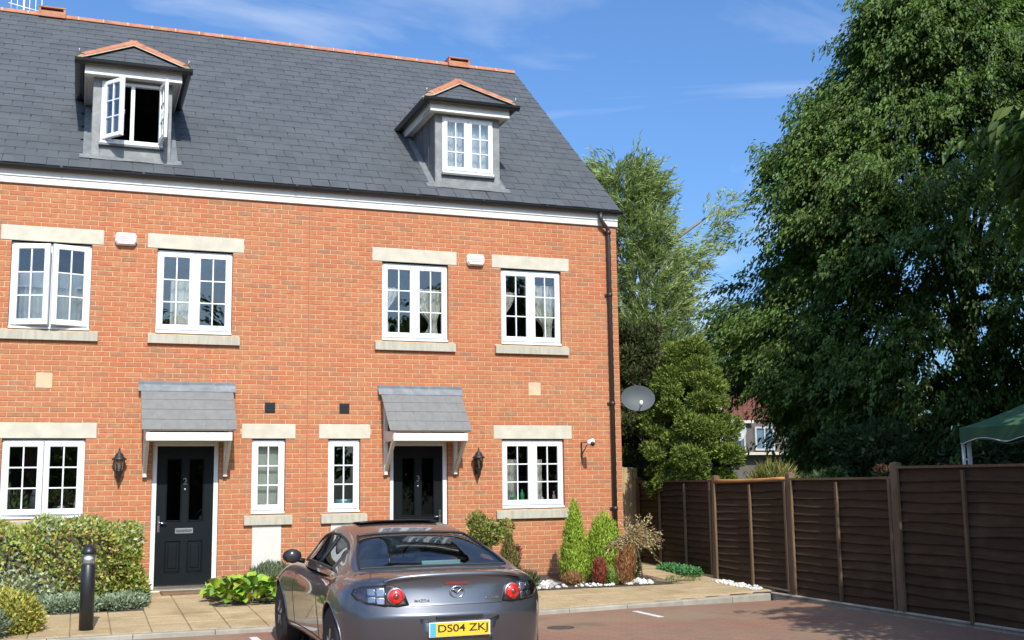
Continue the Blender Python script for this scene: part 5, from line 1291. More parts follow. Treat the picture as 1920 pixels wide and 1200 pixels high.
# --- the big drooping tree beyond the fence
def big_tree(base, label, seed, scale=1.0, n_clump=150, crown=None, leaf=(.125, .05), cols=None, zlo=1.5, group=None, name='broadleaf_tree', nspray=7, nleaf=34, front=None):
    global rng
    rng = np.random.default_rng(seed); random.seed(seed)
    T = thing(name, base, label, 'tree', group); base = np.array(base)
    Cs, Os = [], []
    tries = 0
    while len(Cs) < n_clump and tries < 20000:
        tries += 1
        h, R = crown(rng.uniform()); a = rng.uniform(0, 2*math.pi) if front is None or rng.uniform() < .3 else math.atan2(front[1], front[0])+rng.uniform(-1.75, 1.75); lob = 1+.16*math.sin(3*a+h*1.1)+.10*math.sin(5*a-h*2.3)
        f = rng.uniform(.35, 1)**.55; p = np.array([math.cos(a)*R*f*lob, math.sin(a)*R*f*lob, h]); Cs.append(p); o = np.array([math.cos(a), math.sin(a), .18+.25*(1-f)]); Os.append(o/np.linalg.norm(o))
    Cs = np.array(Cs); Os = np.array(Os)
    i = np.repeat(np.arange(len(Cs)), nspray); C = Cs[i]+rng.normal(0, .34*scale, (len(i), 3))*np.array([1, 1, .55]); O = Os[i]+rand_dirs(len(i))*.75; O[:, 2] *= .6; O /= np.linalg.norm(O, axis=1, keepdims=True)
    P, D, k = sprays(C, O, rng.uniform(.5, 1.25, len(C))*scale, nleaf, .42, .1, .55, .07*scale); D[:, 2] -= .55
    n = len(P); Nn = rand_dirs(n)*.7+np.array([0, -.2, 1.]); cc = pal(n, cols, None, .2)*(1+.18*rng.normal(size=(len(C), 1)))[k]
    leaf_cloud('crown', P, D, Nn, rng.uniform(.55, 1.4, n)*leaf[0]*scale, rng.uniform(.8, 1.2, n)*leaf[1]*scale, np.clip(cc, .004, 1), 'leaf', T, kind='stuff')
    lim = [tuple(c) for c in Cs[rng.choice(len(Cs), 16)]]; hmax = max(c[2] for c in Cs)
    branchy('t', (0, 0, -.2), (rng.uniform(-.3, .3), rng.uniform(-.3, .3), hmax*.8), .20*scale*1.1, lim, T)
    # twigs
    m = MB()
    for j in range(0, len(C), 3): m.tube([C[j], C[j]+O[j]*.45], [.012, .004], 4, cap=False)
    tw = m.build('twigs', 'bark', T, off=Vector((0,0,0))); tw['kind'] = 'stuff'
    return T
GREEN = [(.072, .130, .022), (.092, .150, .026), (.056, .108, .019), (.122, .168, .036)]
def crown_main(u):
    h = 1.2+u*15.3; R = np.interp(h, [1.0, 3, 5.2, 6.6, 8.2, 9.9, 11.3, 14.1, 16.8], [4.6, 4.9, 6.2, 6.0, 5.3, 4.6, 3.9, 2.2, .5]); return h, R
big_tree((19.6, 7.0, -.3), 'tall broadleaf tree with drooping green sprays rising beyond the brown fence', 11, 1.0, 1700, crown_main, (.145, .064), GREEN, nspray=8, nleaf=40, front=(-3.3-19.6, -17.7-7.0))

# --- feathery willow behind the conifers
def willow(base, label, seed):
    global rng
    rng = np.random.default_rng(seed); random.seed(seed)
    T = thing('willow_tree', base, label, 'tree'); Cs = []; Os = []
    for _ in range(860):
        h = rng.uniform(1.2, 10.2); R = np.interp(h, [0, 2.5, 5, 7, 8.5, 10.2], [1.1, 1.3, 1.3, 1.25, 1.2, .7]); a = rng.uniform(0, 2*math.pi); f = rng.uniform(.15, 1)**.6
        Cs.append((math.cos(a)*R*f-(.5 if h > 8 else 0), math.sin(a)*R*f, h)); Os.append((math.cos(a)*.75, math.sin(a)*.75, .75))
    for k in range(24):      # a loose branch reaching out to the side
        t = k/23; Cs.append((.9+1.75*t+rng.normal(0, .10), -.3+rng.normal(0, .2), 6.9+2.5*t**1.2+rng.normal(0, .18))); Os.append((.7, -.1, .6))
    Cs = np.array(Cs); Os = np.array(Os); i = np.repeat(np.arange(len(Cs)), 5); C = Cs[i]+rng.normal(0, .18, (len(i), 3)); O = Os[i]+rand_dirs(len(i))*.55; O /= np.linalg.norm(O, axis=1, keepdims=True)
    P, D, k = sprays(C, O, rng.uniform(.35, .8, len(C)), 18, .18, .1, .45, .03); n = len(P)
    cc = pal(n, [(.25, .32, .135), (.30, .36, .165), (.20, .26, .105), (.34, .39, .20)], None, .16)*(1+.14*rng.normal(size=(len(C), 1)))[k]
    leaf_cloud('crown', P, D, rand_dirs(n)+np.array([0, -.9, .7]), rng.uniform(.13, .24, n), rng.uniform(.022, .038, n), np.clip(cc, .01, 1), 'leaf', T, kind='stuff')
    branchy('t', (0,0,-.2), (.2, 0, 8.5), .20, [tuple(c) for c in Cs[rng.choice(len(Cs), 12)]]+[tuple(Cs[-1])], T, 'bark_pale')
willow((11.0, 10.0, -.3), 'feathery pale green willow standing behind the conifers and the end house', 21)

# --- conifers and shrubs from overlapping tufted lobes
def tufted(name, base, lobes, label, cat, seed, cols, n, ln=(.06, .13), wd=.028, up=.7, group=None, stem=.08, mat='leaf_matt', wts=None, tip=None, inner=True, droop=0, trunk_h=None):
    """lobes: (x,y,z,rx,ry,rz) relative to base"""
    global rng
    rng = np.random.default_rng(seed); random.seed(seed)
    T = thing(name, base, label, cat, group); vol = np.array([(a[3]*a[4]+a[4]*a[5]+a[3]*a[5]) for a in lobes]); cnt = (vol/vol.sum()*n).astype(int)
    PP, DD, NN, CC = [], [], [], []
    for lb, c in zip(lobes, cnt):
        d = rand_dirs(c); f = rng.uniform(.45, 1.04, c)**.5; ph = rng.uniform(0, 6, 3)
        bumps = 1+.11*np.sin(d[:, 0]*7+ph[0])*np.sin(d[:, 2]*8+ph[1])+.07*np.sin(d[:, 1]*13+ph[2])+rng.normal(0, .035, c)
        p = d*np.array(lb[3:6])*(f*bumps)[:, None]+np.array(lb[:3]); PP.append(p); ax = d*(1-up)+np.array([0, 0, up-droop])+rand_dirs(c)*.45; DD.append(ax); NN.append(d+rand_dirs(c)*.5); col = pal(c, cols, wts, .2); CC.append(col)
    P, D, Nn, Cc = map(np.concatenate, (PP, DD, NN, CC)); keep = P[:, 2] > .0-.02; P, D, Nn, Cc = P[keep], D[keep], Nn[keep], Cc[keep]; m_ = len(P)
    leaf_cloud('foliage', P, D, Nn, rng.uniform(*ln, m_), wd*rng.uniform(.7, 1.3, m_), Cc, mat, T, kind='stuff')
    m = MB(); zt = trunk_h or max(l[2] for l in lobes)
    for k in range(3 if stem < .05 else 1):
        a = random.uniform(0, 6); e = random.choice(lobes); m.tube([(.04*math.cos(a)*(k > 0), .04*math.sin(a)*(k > 0), -.12), (e[0]*.4, e[1]*.4, zt*.5), (e[0]*.8, e[1]*.8, zt)], [stem, stem*.7, stem*.25], 7)
    if stem >= .05:
        for e in lobes[:10]: m.tube([(0, 0, max(.1, e[2]-.4)), (e[0]*.9, e[1]*.9, e[2])], [stem*.4, stem*.1], 5)
    m.build('trunk' if stem >= .05 else 'stem', 'bark', T, off=Vector((0,0,0)))
    return T
def lobed(nl, hlo, hhi, Rf, lr, seed):
    r_ = np.random.default_rng(seed); out = []
    for _ in range(nl):
        h = r_.uniform(hlo, hhi); R = Rf(h); a = r_.uniform(0, 2*math.pi); f = r_.uniform(.4, 1)**.6; s_ = lr*r_.uniform(.6, 1.35); out.append((math.cos(a)*R*f, math.sin(a)*R*f, h, s_, s_, s_*.62))
    return out
CON = [(.115, .165, .026), (.155, .21, .032), (.085, .125, .022), (.19, .235, .042)]
tufted('conifer', (7.30, 1.0, -.2), lobed(120, 1.5, 4.15, lambda h: np.interp(h, [1.5, 2.1, 3.0, 4.1], [.62, .86, .68, .22]), .23, 5), 'rounded bright green conifer overhanging the fence beside the satellite dish', 'tree', 31, CON, 80000, (.045, .10), .026, .30, stem=.09)
tufted('conifer', (7.45, 3.5, -.2), lobed(90, .5, 4.75, lambda h: np.interp(h, [.5, 2, 3.6, 4.8], [.95, 1.1, .8, .3]), .27, 6), 'taller dark conifer with brown patches between the end wall and the bright conifer', 'tree', 32, [(.05, .075, .02), (.075, .105, .025), (.11, .085, .045), (.04, .06, .018)], 50000, (.07, .15), .032, .4, stem=.09)
tufted('garden_shrub', (10.6, 1.6, -.2), lobed(16, .4, 1.7, lambda h: np.interp(h, [.4, 1.2, 2], [.8, .8, .3]), .34, 8), 'leafy green shrub behind the orange topped fence panel', 'shrub', 33, [(.07, .11, .035), (.10, .14, .05)], 9000, (.08, .14), .05, .3, stem=.04)
tufted('garden_shrub', (12.3, 2.2, -.2), lobed(18, .4, 1.9, lambda h: np.interp(h, [.4, 1.2, 2], [1., .9, .3]), .36, 9), 'dark green shrub between the far brown house and the big tree', 'shrub', 34, [(.045, .08, .03), (.065, .10, .035)], 10000, (.08, .14), .05, .3, stem=.04)
tufted('copper_shrub', (9.2, -2.2, -.2), lobed(8, .9, 1.75, lambda h: .25, .2, 10), 'copper leaved shrub peeping over the fence panel', 'shrub', 35, [(.16, .075, .05), (.20, .10, .07), (.09, .10, .03)], 1500, (.07, .12), .05, .3, stem=.03)
tufted('laurel_hedge', (14.0, 1.5, -.2), lobed(60, .3, 2.6, lambda h: 2.6, .6, 12), 'dark laurel bushes massed under the big tree', 'hedge', 36, [(.03, .055, .02), (.045, .075, .025)], 26000, (.10, .18), .07, .2, stem=.06)
# --- trees standing off to the side of the car park, their shade falls across the fence
def crown_side(u):
    h = 3.2+u*12.8; return h, np.interp(h, [3, 5, 9, 14, 16.2], [3.8, 5.4, 5.8, 5.6, 3.6])
big_tree((15.9, -8.5, -.35), 'tall broadleaf tree beyond the car park fence, shading the fence and lawn', 12, 1.0, 1300, crown_side, (.21, .10), GREEN, nspray=6, nleaf=24)
def crown_low(u):
    h = 1.9+u*5.4; return h, np.interp(h, [1.8, 3, 5.0, 7.2], [1.5, 2.3, 2.3, .7])
big_tree((7.25, -12.3, -.35), 'small spreading tree leaning over the car park end of the fence', 13, .8, 420, crown_low, (.19, .09), GREEN, nspray=6, nleaf=24)

# --- front garden
def box_hedge(name, x0, x1, y0, y1, z0, z1, label, seed, n, cols, wts):
    global rng
    rng = np.random.default_rng(seed)
    T = thing(name, ((x0+x1)/2, (y0+y1)/2, z0), label, 'hedge'); off = np.array([(x0+x1)/2, (y0+y1)/2, z0]); hx, hy, hz = (x1-x0)/2, (y1-y0)/2, (z1-z0)
    u = rng.uniform(-1, 1, (n, 3)); dirs = u.copy(); m_ = np.max(np.abs(u), axis=1, keepdims=True); sh = rng.uniform(.72, 1.0, (n, 1))**.5; u = u/m_*sh
    s4 = (np.abs(u)**6).sum(1, keepdims=True)**(1/6); u = u/s4*np.minimum(sh, 1)
    p = u*np.array([hx, hy, hz/2])+np.array([0, 0, hz/2]); bump = .05*np.sin(p[:, 0]*5.1+p[:, 2]*4)+.045*np.sin(p[:, 0]*11+p[:, 2]*9+1)+.03*np.sin(p[:, 2]*17+p[:, 0]*6); nr = u/np.linalg.norm(u, axis=1, keepdims=True); p = p+nr*(bump+rng.normal(0, .022, n))[:, None]
    D = nr*.7+rand_dirs(n)*.8+np.array([0, 0, .35]); patch = np.sin(p[:, 0]*3.3+1)+np.sin(p[:, 2]*5+p[:, 0]*2)+rng.normal(0, .8, n)
    cc = pal(n, cols, wts, .17); sil = (patch > .9); cc[sil] = pal(sil.sum(), [(.40, .46, .32), (.33, .41, .26), (.46, .50, .34)], None, .15)
    leaf_cloud('foliage', p, D, nr+rand_dirs(n)*.6, rng.uniform(.045, .085, n), rng.uniform(.024, .042, n), cc, 'leaf', T, kind='stuff')
    m = MB()
    for k in range(9):
        xx = -hx*.85+hx*1.7*k/8; m.tube([(xx, 0, -.15), (xx+random.uniform(-.08,.08), random.uniform(-.1,.1), hz*.5), (xx+random.uniform(-.2,.2), random.uniform(-.2,.2), hz*.9)], [.02, .014, .005], 6)
    m.box(-hx*.72, hx*.72, -hy*.6, hy*.6, .05, hz*.82)
    m.build('branches', 'bark', T, off=Vector((0,0,0))); return T
box_hedge('clipped_hedge', -5.6, -2.42, -1.58, -.35, pave_z(-1)-.02, 1.0, 'clipped variegated yellow and green hedge under the window beside door number 2', 41, 26000, [(.38, .38, .085), (.25, .32, .07), (.48, .44, .12), (.15, .21, .055), (.40, .27, .10)], [.28, .30, .16, .20, .06])
tufted('silver_groundcover', (-2.95, -1.62, pave_z(-1.62)), [(-.75+.165*k+random.uniform(-.04,.04), random.uniform(-.08,.14), .05+random.uniform(0,.04), .17, .2, .10+.03*math.sin(k)) for k in range(8)]+[(.45, .35, .10, .16, .2, .13), (.30, .1, .08, .15, .2, .11)], 'low silvery grey green groundcover spilling along the foot of the hedge', 'plant', 42, [(.26, .32, .22), (.33, .38, .27), (.20, .27, .16)], 9000, (.04, .07), .022, .35, stem=.015)
tufted('golden_shrub', (-3.93, -3.25, pave_z(-3.25)), [(0, 0, .22, .28, .30, .26), (-.2, .1, .24, .24, .3, .26), (.14, .1, .14, .2, .25, .18), (-.5, .1, .2, .3, .3, .26)], 'small golden yellow shrub at the paving edge near the bollard', 'shrub', 43, [(.42, .38, .06), (.34, .33, .06), (.24, .28, .06), (.46, .40, .12)], 6500, (.035, .065), .024, .4, stem=.015)
tufted('grey_shrub', (-4.25, -3.55, pave_z(-3.6)), [(0, 0, .12, .3, .28, .2), (-.3, 0, .12, .3, .28, .2)], 'grey green low plant beneath the golden shrub', 'plant', 44, [(.15, .19, .13), (.20, .24, .17)], 2600, (.04, .07), .02, .4, stem=.015)
# bergenia: big leaves, each its own piece
BG = thing('broad_leaf_plant', (-1.05, -1.35, pave_z(-1.35)), 'bright green plant with big paddle leaves beside the step of door number 2', 'plant')
def paddle(ln, wd, curl):
    m = MB(); n = 6; V_ = []
    for i in range(n+1):
        t = i/n; w_ = wd*.5*math.sin(math.pi*min(1, t*.93+.07))**.6; z = curl*math.sin(t*2.2)*ln-.25*ln*t*t; y = t*ln
        V_ += [(-w_, y, z+.14*w_*2), (-w_*.5, y, z+.03*w_), (0, y, z-.004), (w_*.5, y, z+.03*w_), (w_, y, z+.14*w_*2)]
    F_ = [(i*5+j, i*5+j+1, (i+1)*5+j+1, (i+1)*5+j) for i in range(n) for j in range(4)]; m.add(V_, F_, True)
    me = bpy.data.meshes.new('leaf'); me.from_pydata(m.v, [], m.f); me.polygons.foreach_set('use_smooth', [True]*len(me.polygons)); me.materials.append(MT['broad_leaf']); return me
pads = [paddle(.20, .15, .3), paddle(.17, .13, .2), paddle(.23, .16, .4)]; random.seed(5)
for k in range(150):
    x = random.uniform(-.47, .42); y = random.uniform(-.56, .42); h = (-.02 if k % 3 == 0 else .04)+.16*random.random()*(1-abs(x)/.8)*(.4 if y < -.35 else 1)
    a = math.atan2(y+.1, x)+random.uniform(-.9, .9); o = link('leaf', random.choice(pads), BG, (x, y, h+.05)); o.rotation_euler = (random.uniform(-.1, .85), random.uniform(-.3, .3), a-math.pi/2); s_ = random.uniform(.75, 1.15); o.scale = (s_, s_, s_)
m = MB()
for k in range(14): x = random.uniform(-.4,.4); y = random.uniform(-.4,.3); m.tube([(x*.6, y*.6, -.1), (x, y, .16)], .010, 5)
m.build('stalks', 'bark_pale', BG, off=Vector((0,0,0)))
tufted('rosemary_bush', (-.66, -.85, pave_z(-.85)), [(0, 0, .22, .26, .22, .20), (.2, -.05, .18, .2, .2, .17), (-.15, .0, .18, .18, .2, .17), (.38, -.1, .18, .2, .2, .18)], 'grey green upright rosemary below the meter panel of number 2', 'shrub', 46, [(.12, .155, .085), (.16, .19, .11), (.09, .12, .06)], 6500, (.05, .09), .012, .75, stem=.02)
# beds of soil
for (a, b, c, d), nm in zip(beds, ('soil beneath the clipped hedge', 'x', 'y')):
    m = MB(); xs_ = np.linspace(a, b, 12); ys_ = np.linspace(c+.02, min(d, -.005), 8)
    V_ = [(x, y, pave_z(y)-.008+.02*math.sin(x*5+y*7)*math.sin((y-c)/(d-c)*math.pi)) for y in ys_ for x in xs_]; m.add(V_, [(j*12+i, j*12+i+1, (j+1)*12+i+1, (j+1)*12+i) for j in range(7) for i in range(11)], True)
    tag(m.build('planting_bed', 'soil'), kind='structure')
# white stones and pebbles
def pebbles(spots, name, label, parent_loc):
    T = thing('pebble_bed', parent_loc, label, 'stones')
    pm = []
    for q in range(5):
        m = MB(); m.ico((0,0,0), 1, 1, (1, .8, .6), .18); me = bpy.data.meshes.new('pebble'); me.from_pydata(m.v, [], m.f); me.polygons.foreach_set('use_smooth', [True]*len(me.polygons)); me.materials.append(MT['pebble' if q < 4 else 'pebble_grey']); pm.append(me)
    for (x, y, r_) in spots:
        o = link('pebble', random.choice(pm), T, Vector((x, y, pave_z(y)+r_*.25))-Vector(parent_loc)); o.scale = (r_, r_, r_); o.rotation_euler = (random.uniform(-.3,.3), random.uniform(-.3,.3), random.uniform(0,6))
random.seed(9)
sp = [(2.85+2.25*random.random(), -1.72+.55*random.random()**1.5, random.uniform(.018, .05)) for _ in range(120)]+[(3.2+.3*random.random(), -1.45+.25*random.random(), random.uniform(.05, .09)) for _ in range(10)]+[(4.7+.4*random.random(), -1.55+.2*random.random(), random.uniform(.04, .07)) for _ in range(10)]
pebbles(sp, 'p', 'white pebbles around the conical evergreens under the window of number 3', (3.9, -1.4, pave_z(-1.4)))
sp = [(5.95+.28*random.random()+.06*t, -1.75-1.2*t, random.uniform(.018, .042)) for t in [k/110 for k in range(110)]]
pebbles(sp, 'p', 'strip of pale pebbles along the foot of the brown fence', (6.1, -2.3, pave_z(-2.3)))
# conical evergreens
def cone(x, y, h, r_, seed, label, cols, n=9000, blunt=False, name='conical_evergreen', nlb=26):
    lb = []
    for k in range(nlb):
        t = k/(nlb-1); rr = r_*((1-t)**.62 if not blunt else (1-t**3)**.6)*min(1, .72+t*1.5); a = k*2.4; q = rr*.45; lb.append((math.cos(a)*q, math.sin(a)*q, .06+t*(h-.12), rr*.68+.03, rr*.68+.03, .13))
    return tufted(name, (x, y, pave_z(y)), lb, label, 'evergreen', seed, cols, n, (.035, .075), .014, .75, stem=.02)
LIME = [(.25, .36, .035), (.31, .42, .04), (.19, .28, .03), (.36, .45, .06)]
cone(4.02, -1.02, 1.20, .235, 51, 'tall pointed lime green cone evergreen left of its blunter neighbour under the ledge', LIME, 13000)
cone(4.52, -1.05, 1.00, .27, 52, 'blunt lime green column evergreen in front of the drainpipe', LIME, 13000, True)
tufted('heather', (3.80, -1.42, pave_z(-1.42)), [(0, 0, .07, .16, .14, .10)], 'low orange brown heather clump at the foot of the pointed evergreen', 'plant', 53, [(.30, .15, .06), (.36, .20, .08), (.22, .12, .05)], 1500, (.04, .07), .01, .7, stem=.012)
tufted('heather', (4.22, -1.50, pave_z(-1.5)), [(0, 0, .16, .10, .10, .22), (.03, .02, .12, .10, .10, .14)], 'upright dark red heather in front of the blunt evergreen', 'plant', 54, [(.24, .05, .03), (.30, .08, .04), (.17, .05, .03)], 1800, (.05, .09), .012, .8, stem=.012)
tufted('heather', (4.62, -1.58, pave_z(-1.58)), [(0, 0, .22, .15, .12, .30), (-.05, 0, .14, .14, .12, .18), (.08, 0, .3, .08, .08, .25)], 'tall rusty red heather beside the thin stemmed standard', 'plant', 55, [(.30, .11, .05), (.36, .17, .075), (.22, .15, .05)], 3600, (.05, .10), .012, .8, stem=.012)
tufted('heather', (4.42, -1.52, pave_z(-1.52)), [(0, 0, .10, .13, .12, .13)], 'bright green heather tuft between the red heathers', 'plant', 56, [(.16, .25, .04), (.22, .30, .06)], 1500, (.04, .07), .012, .7, stem=.012)
tufted('fern', (4.98, -.95, pave_z(-.95)), [(0, 0, .16, .18, .16, .16)], 'small dark green leafy plant at the foot of the drainpipe', 'plant', 57, [(.06, .11, .03), (.09, .14, .04)], 900, (.05, .09), .03, .4, stem=.012)
# thin stemmed standard with arching variegated twigs
ST_ = thing('standard_shrub', (5.06, -1.29, pave_z(-1.29)), 'thin stemmed standard shrub with loose pinkish cream arching twigs', 'shrub')
rng = np.random.default_rng(61); C = np.zeros((95, 3)); C[:, 2] = .62+rng.normal(0, .04, 95); C[:, 0] = -.10+rng.normal(0, .07, 95)
O = rand_dirs(95)*np.array([1.25, .7, .35]); O[:, 2] += .10; O[:12] = rand_dirs(12)*np.array([.4, .3, .1])+np.array([.15, 0, .8]); O /= np.linalg.norm(O, axis=1, keepdims=True)
P_, D_, k_ = sprays(C, O, rng.uniform(.22, .52, 95), 26, .25, .05, .7, .012)
leaf_cloud('crown', P_, D_, rand_dirs(len(P_))+np.array([0,-.3,.7]), rng.uniform(.03, .055, len(P_)), .020, pal(len(P_), [(.50, .44, .24), (.46, .26, .14), (.36, .38, .15), (.55, .52, .34), (.42, .20, .11)], None, .15), 'leaf', ST_, kind='stuff')
m = MB(); m.tube([(.02, .0, -.1), (-.03, 0, .25), (-.10, 0, .62)], [.012, .011, .010], 6)
for j in range(95): m.tube([C[j], C[j]+O[j]*.2, C[j]+O[j]*.42-np.array([0,0,.05])], [.005, .004, .002], 4, cap=False)
m.build('stem', 'bark', ST_, off=Vector((0,0,0)))
# shrubs behind the car
tufted('flowering_shrub', (2.62, -.75, pave_z(-.75)), [(0, 0, .75, .24, .2, .24), (-.12, 0, .92, .14, .14, .16), (.18, 0, .72, .2, .16, .13), (-.1, .0, .5, .18, .16, .2), (.36, 0, .84, .12, .12, .10), (0, 0, .3, .12, .12, .2)], 'loose green and gold shrub against the wall behind the parked car', 'shrub', 62, [(.15, .22, .04), (.24, .28, .06), (.36, .28, .10), (.10, .15, .03)], 2600, (.045, .075), .032, .35, stem=.02)
cone(2.88, -1.15, .72, .17, 63, 'small brown and green cone evergreen behind the car boot', [(.14, .12, .035), (.20, .13, .05), (.12, .15, .03)], 5000)
tufted('red_twig', (3.08, -1.0, pave_z(-1.0)), [(0, 0, .42, .035, .035, .14)], 'thin dark red twig plant beside the small brown cone', 'plant', 64, [(.10, .03, .03), (.14, .05, .05)], 120, (.04, .07), .02, .6, stem=.012)
tufted('spiky_plant', (2.95, -1.66, pave_z(-1.66)), [(0, 0, .08, .18, .14, .13)], 'dark spiky tuft at the paving edge beside the pebbles', 'plant', 65, [(.05, .06, .035), (.09, .12, .04)], 500, (.08, .16), .014, .55, stem=.012)
tufted('ivy_patch', (6.05, -.55, pave_z(-.55)), [(.12-.02*k, .55-.22*k, .04, .13, .14, .07) for k in range(6)], 'low bright green weeds along the foot of the fence by the gate', 'plant', 66, [(.06, .20, .06), (.09, .24, .08)], 2600, (.03, .06), .03, .3, stem=.012)
tufted('weed', (5.35, -1.62, pave_z(-1.62)), [(.12*k, random.uniform(-.05,.05), .02, .07, .05, .05) for k in range(5)], 'sparse weeds growing in the paving joints near the standard shrub', 'plant', 67, [(.10, .15, .04), (.15, .18, .06)], 260, (.03, .06), .012, .6, stem=.006)
tufted('yellow_grass_plant', (9.0, .9, -.2), [(0, 0, 1.55, .35, .3, .2)], 'yellow green spiky plant just above the fence beside the bright conifer', 'plant', 68, [(.24, .26, .07), (.30, .24, .08)], 700, (.2, .4), .02, .5, stem=.03)
tufted('windowsill_plant', (-3.50, .19, 1.17), [(0, 0, .12, .12, .06, .12)], 'trailing brown green house plant in the white pot', 'house plant', 69, [(.14, .14, .04), (.22, .16, .06), (.08, .12, .03)], 160, (.07, .13), .02, .45, stem=.008)
tufted('windowsill_plant', (-4.10, .20, 1.10), [(0, 0, .10, .10, .05, .13)], 'green strap leaved house plant beside the grey flask', 'house plant', 70, [(.08, .14, .04), (.13, .16, .05)], 90, (.10, .18), .02, .7, stem=.008)

# ------------------------------------------------------------------ gazebo beyond the fence
Gz = thing('garden_gazebo', (11.6, -4.4, -.2), 'green fabric garden gazebo with white legs beyond the fence', 'gazebo')
gx0, gx1, gy0, gy1, gzt = 10.0, 13.0, -5.9, -2.95, 2.21
apex = Vector(((gx0+gx1)/2, (gy0+gy1)/2, 3.15)); crn = [Vector((gx0,gy0,gzt)), Vector((gx1,gy0,gzt)), Vector((gx1,gy1,gzt)), Vector((gx0,gy1,gzt))]
m = MB(); 
for a, b in zip(crn, crn[1:]+crn[:1]):
    n = 8; V_ = []; F_ = []
    for j in range(n+1):
        t = j/n
        for i in range(n+1):
            p = a.lerp(b, i/n).lerp(apex, t); p.z -= .10*math.sin(math.pi*t)*(1-t*.5); V_.append(p)
    m.add(V_, [(j*(n+1)+i, j*(n+1)+i+1, (j+1)*(n+1)+i+1, (j+1)*(n+1)+i) for j in range(n) for i in range(n)], True)
m.build('canopy', 'green_fabric', Gz)
for a, b in zip(crn, crn[1:]+crn[:1]):
    m = MB(); n = 36; V_ = []
    for i in range(n+1):
        t = i/n; p = a.lerp(b, t); lowz = gzt-.24+.075*abs(math.sin(t*3*math.pi))**1.5 if .04 < t < .96 else gzt-.24; V_ += [p, Vector((p.x, p.y, lowz))]
    m.add(V_, [(2*i, 2*i+1, 2*i+3, 2*i+2) for i in range(n)]); q = m.build('valance', 'green_fabric', Gz)
    m = MB(); m.tube([v+Vector((0,0,-.004)) for v in V_[1::2]], .007, 5); m.build('trim', 'pole_white', q)
for c in crn:
    m = MB(); sx_ = 1 if c.x < 11 else -1; sy_ = 1 if c.y < -4 else -1
    m.box(c.x+sx_*.01, c.x+sx_*.06, c.y+sy_*.01, c.y+sy_*.035, -.3, gzt-.02); m.box(c.x+sx_*.12, c.x+sx_*.19, c.y+sy_*.01, c.y+sy_*.035, -.3, gzt-.02)
    for zz in (.3, 1.0, 1.7): m.box(c.x+sx_*.061, c.x+sx_*.119, c.y+sy_*.014, c.y+sy_*.03, zz, zz+.03)
    m.build('leg', 'pole_white', Gz)

# ------------------------------------------------------------------ house seen between the trees
Hb = thing('distant_house', (26, 27, -.3), 'distant brown house with red hung tiles seen between the conifer and the big tree', 'house')
hz = -.3
m = MB(); m.box(22.9, 34, 26.0, 34, hz, 5.5); m.build('wall', 'render_grey', Hb)
m = MB(); m.prism([(22.7, 25.7, 5.5), (34.2, 25.7, 5.5), (34.2, 30, 7.0), (22.7, 30, 7.0)], (0,0,.12)); m.build('roof', 'roof_far', Hb)
m = MB(); m.box(21.4, 22.9, 27.5, 33, hz, 5.0); m.build('wing_wall', 'dish_grey', Hb)
m = MB(); m.box(21.9, 22.75, 27.0, 27.8, 5.0, 5.95); m.build('chimney', 'terracotta', Hb)
m = MB(); m.tube([(22.98, 25.9, hz), (22.98, 25.9, 5.75)], .07, 8); m.build('downpipe', 'upvc', Hb)
for k in range(9):
    m = MB(); z0_ = 4.05+k*.16
    for i in range(16): m.box(23.15+i*.25, 23.15+i*.25+.235, 25.90-.012*(k % 2), 25.97, z0_, z0_+.17)
    m.build('hung_tile', 'tile_red', Hb)
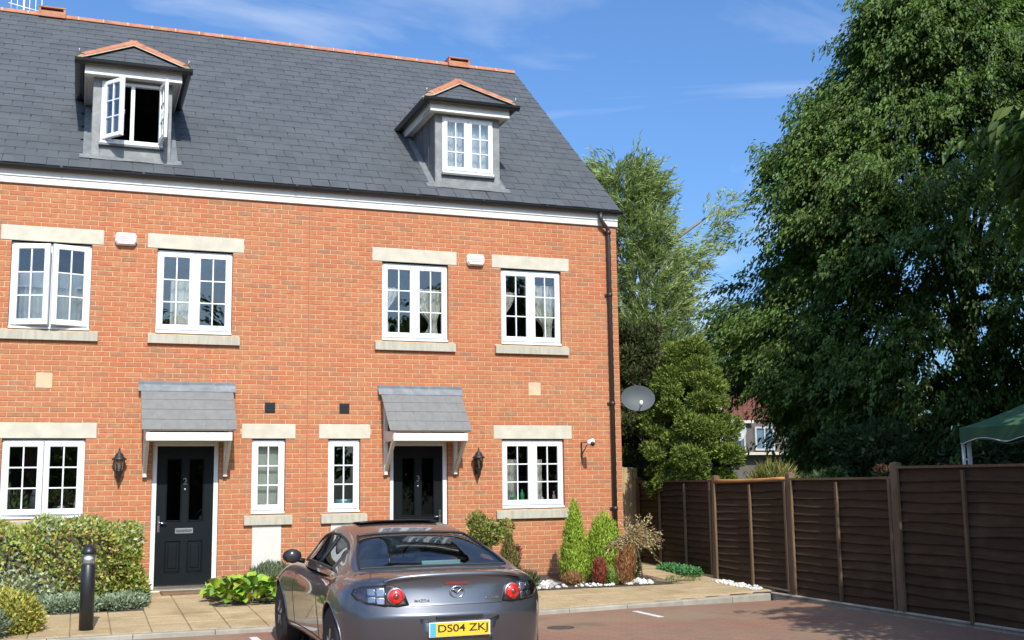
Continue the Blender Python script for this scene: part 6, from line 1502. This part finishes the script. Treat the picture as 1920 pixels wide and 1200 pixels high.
def bwin(x0, x1, z0, z1):
    m = MB(); t = .08; m.box(x0, x0+t, 25.86, 25.99, z0, z1); m.box(x1-t, x1, 25.86, 25.99, z0, z1); m.box(x0+t, x1-t, 25.861, 25.99, z0, z0+t); m.box(x0+t, x1-t, 25.861, 25.99, z1-t, z1); m.box((x0+x1)/2-.03, (x0+x1)/2+.03, 25.862, 25.99, z0+t, z1-t); w_ = m.build('window', 'dish_white', Hb)
    m = MB(); m.box(x0+t, x1-t, 25.93, 25.985, z0+t, z1-t); m.build('pane', 'sill_glass' if 'sill_glass' in MT else 'plate_blue', w_)
simple('sky_glass', (.10, .16, .22), .08, .1)
MT['sill_glass'] = MT['sky_glass']
bwin(23.2, 24.2, 2.75, 3.75); bwin(24.7, 25.7, 2.7, 3.75); bwin(26.6, 27.8, 4.6, 5.3)
m = MB(); m.box(22.95, 26.2, 25.5, 25.995, 2.5, 2.62); m.build('ledge', 'cast_stone', Hb)
m = MB(); m.box(23.0, 24.6, 25.75, 25.995, 3.9, 4.03); m.build('trim_board', 'cast_stone', Hb)
D_ = thing('satellite_dish', (23.4, 25.6, 3.5), 'round white satellite dish on the distant brown house', 'satellite dish')
m = MB(); m.lathe([(0,0),(.2,-.02),(.34,-.08),(.46,-.17),(.47,-.16),(.35,-.065),(.2,0),(0,.02)], (23.5, 25.55, 3.55), 24, 'Y'); m.build('reflector', 'dish_white', D_)
m = MB(); m.tube([(23.5,25.5,3.1),(23.5,25.1,3.4)], .02, 6); m.tube([(23.5,25.55,3.5),(23.6,25.99,3.3)], .03, 6); m.build('arm', 'dish_grey', D_)
# ------------------------------------------------------------------ houses across the car park, behind the camera (they show in the window glass and the car)
O_ = thing('opposite_house', (-4, -52, -.35), 'brick house with slate roof on the far side of the car park', 'house')
m = MB(); m.box(-16, 8, -60, -52, -.35, 5.6); m.build('wall', 'far_brick', O_)
m = MB(); m.prism([(-16.2,-51.7,5.5),(-16.2,-60.3,5.5),(-16.2,-56,9.4)], (24.4,0,0)); m.build('roof', 'slate', O_)
def crown_b(u): h = 2.2+u*9; return h, np.interp(h, [2, 5, 8, 11], [2.5, 4, 3.6, .8])
for k, (x, lb) in enumerate(((-14, 'broad tree standing before the opposite house, dark crown'), (1.5, 'broad tree near the middle of the far car park edge'), (13, 'broad tree beyond the far corner of the car park'))):
    big_tree((x, -44, -.35), lb, 80+k, 1.3, 90, crown_b, (.30, .15), GREEN, nspray=4, nleaf=16)
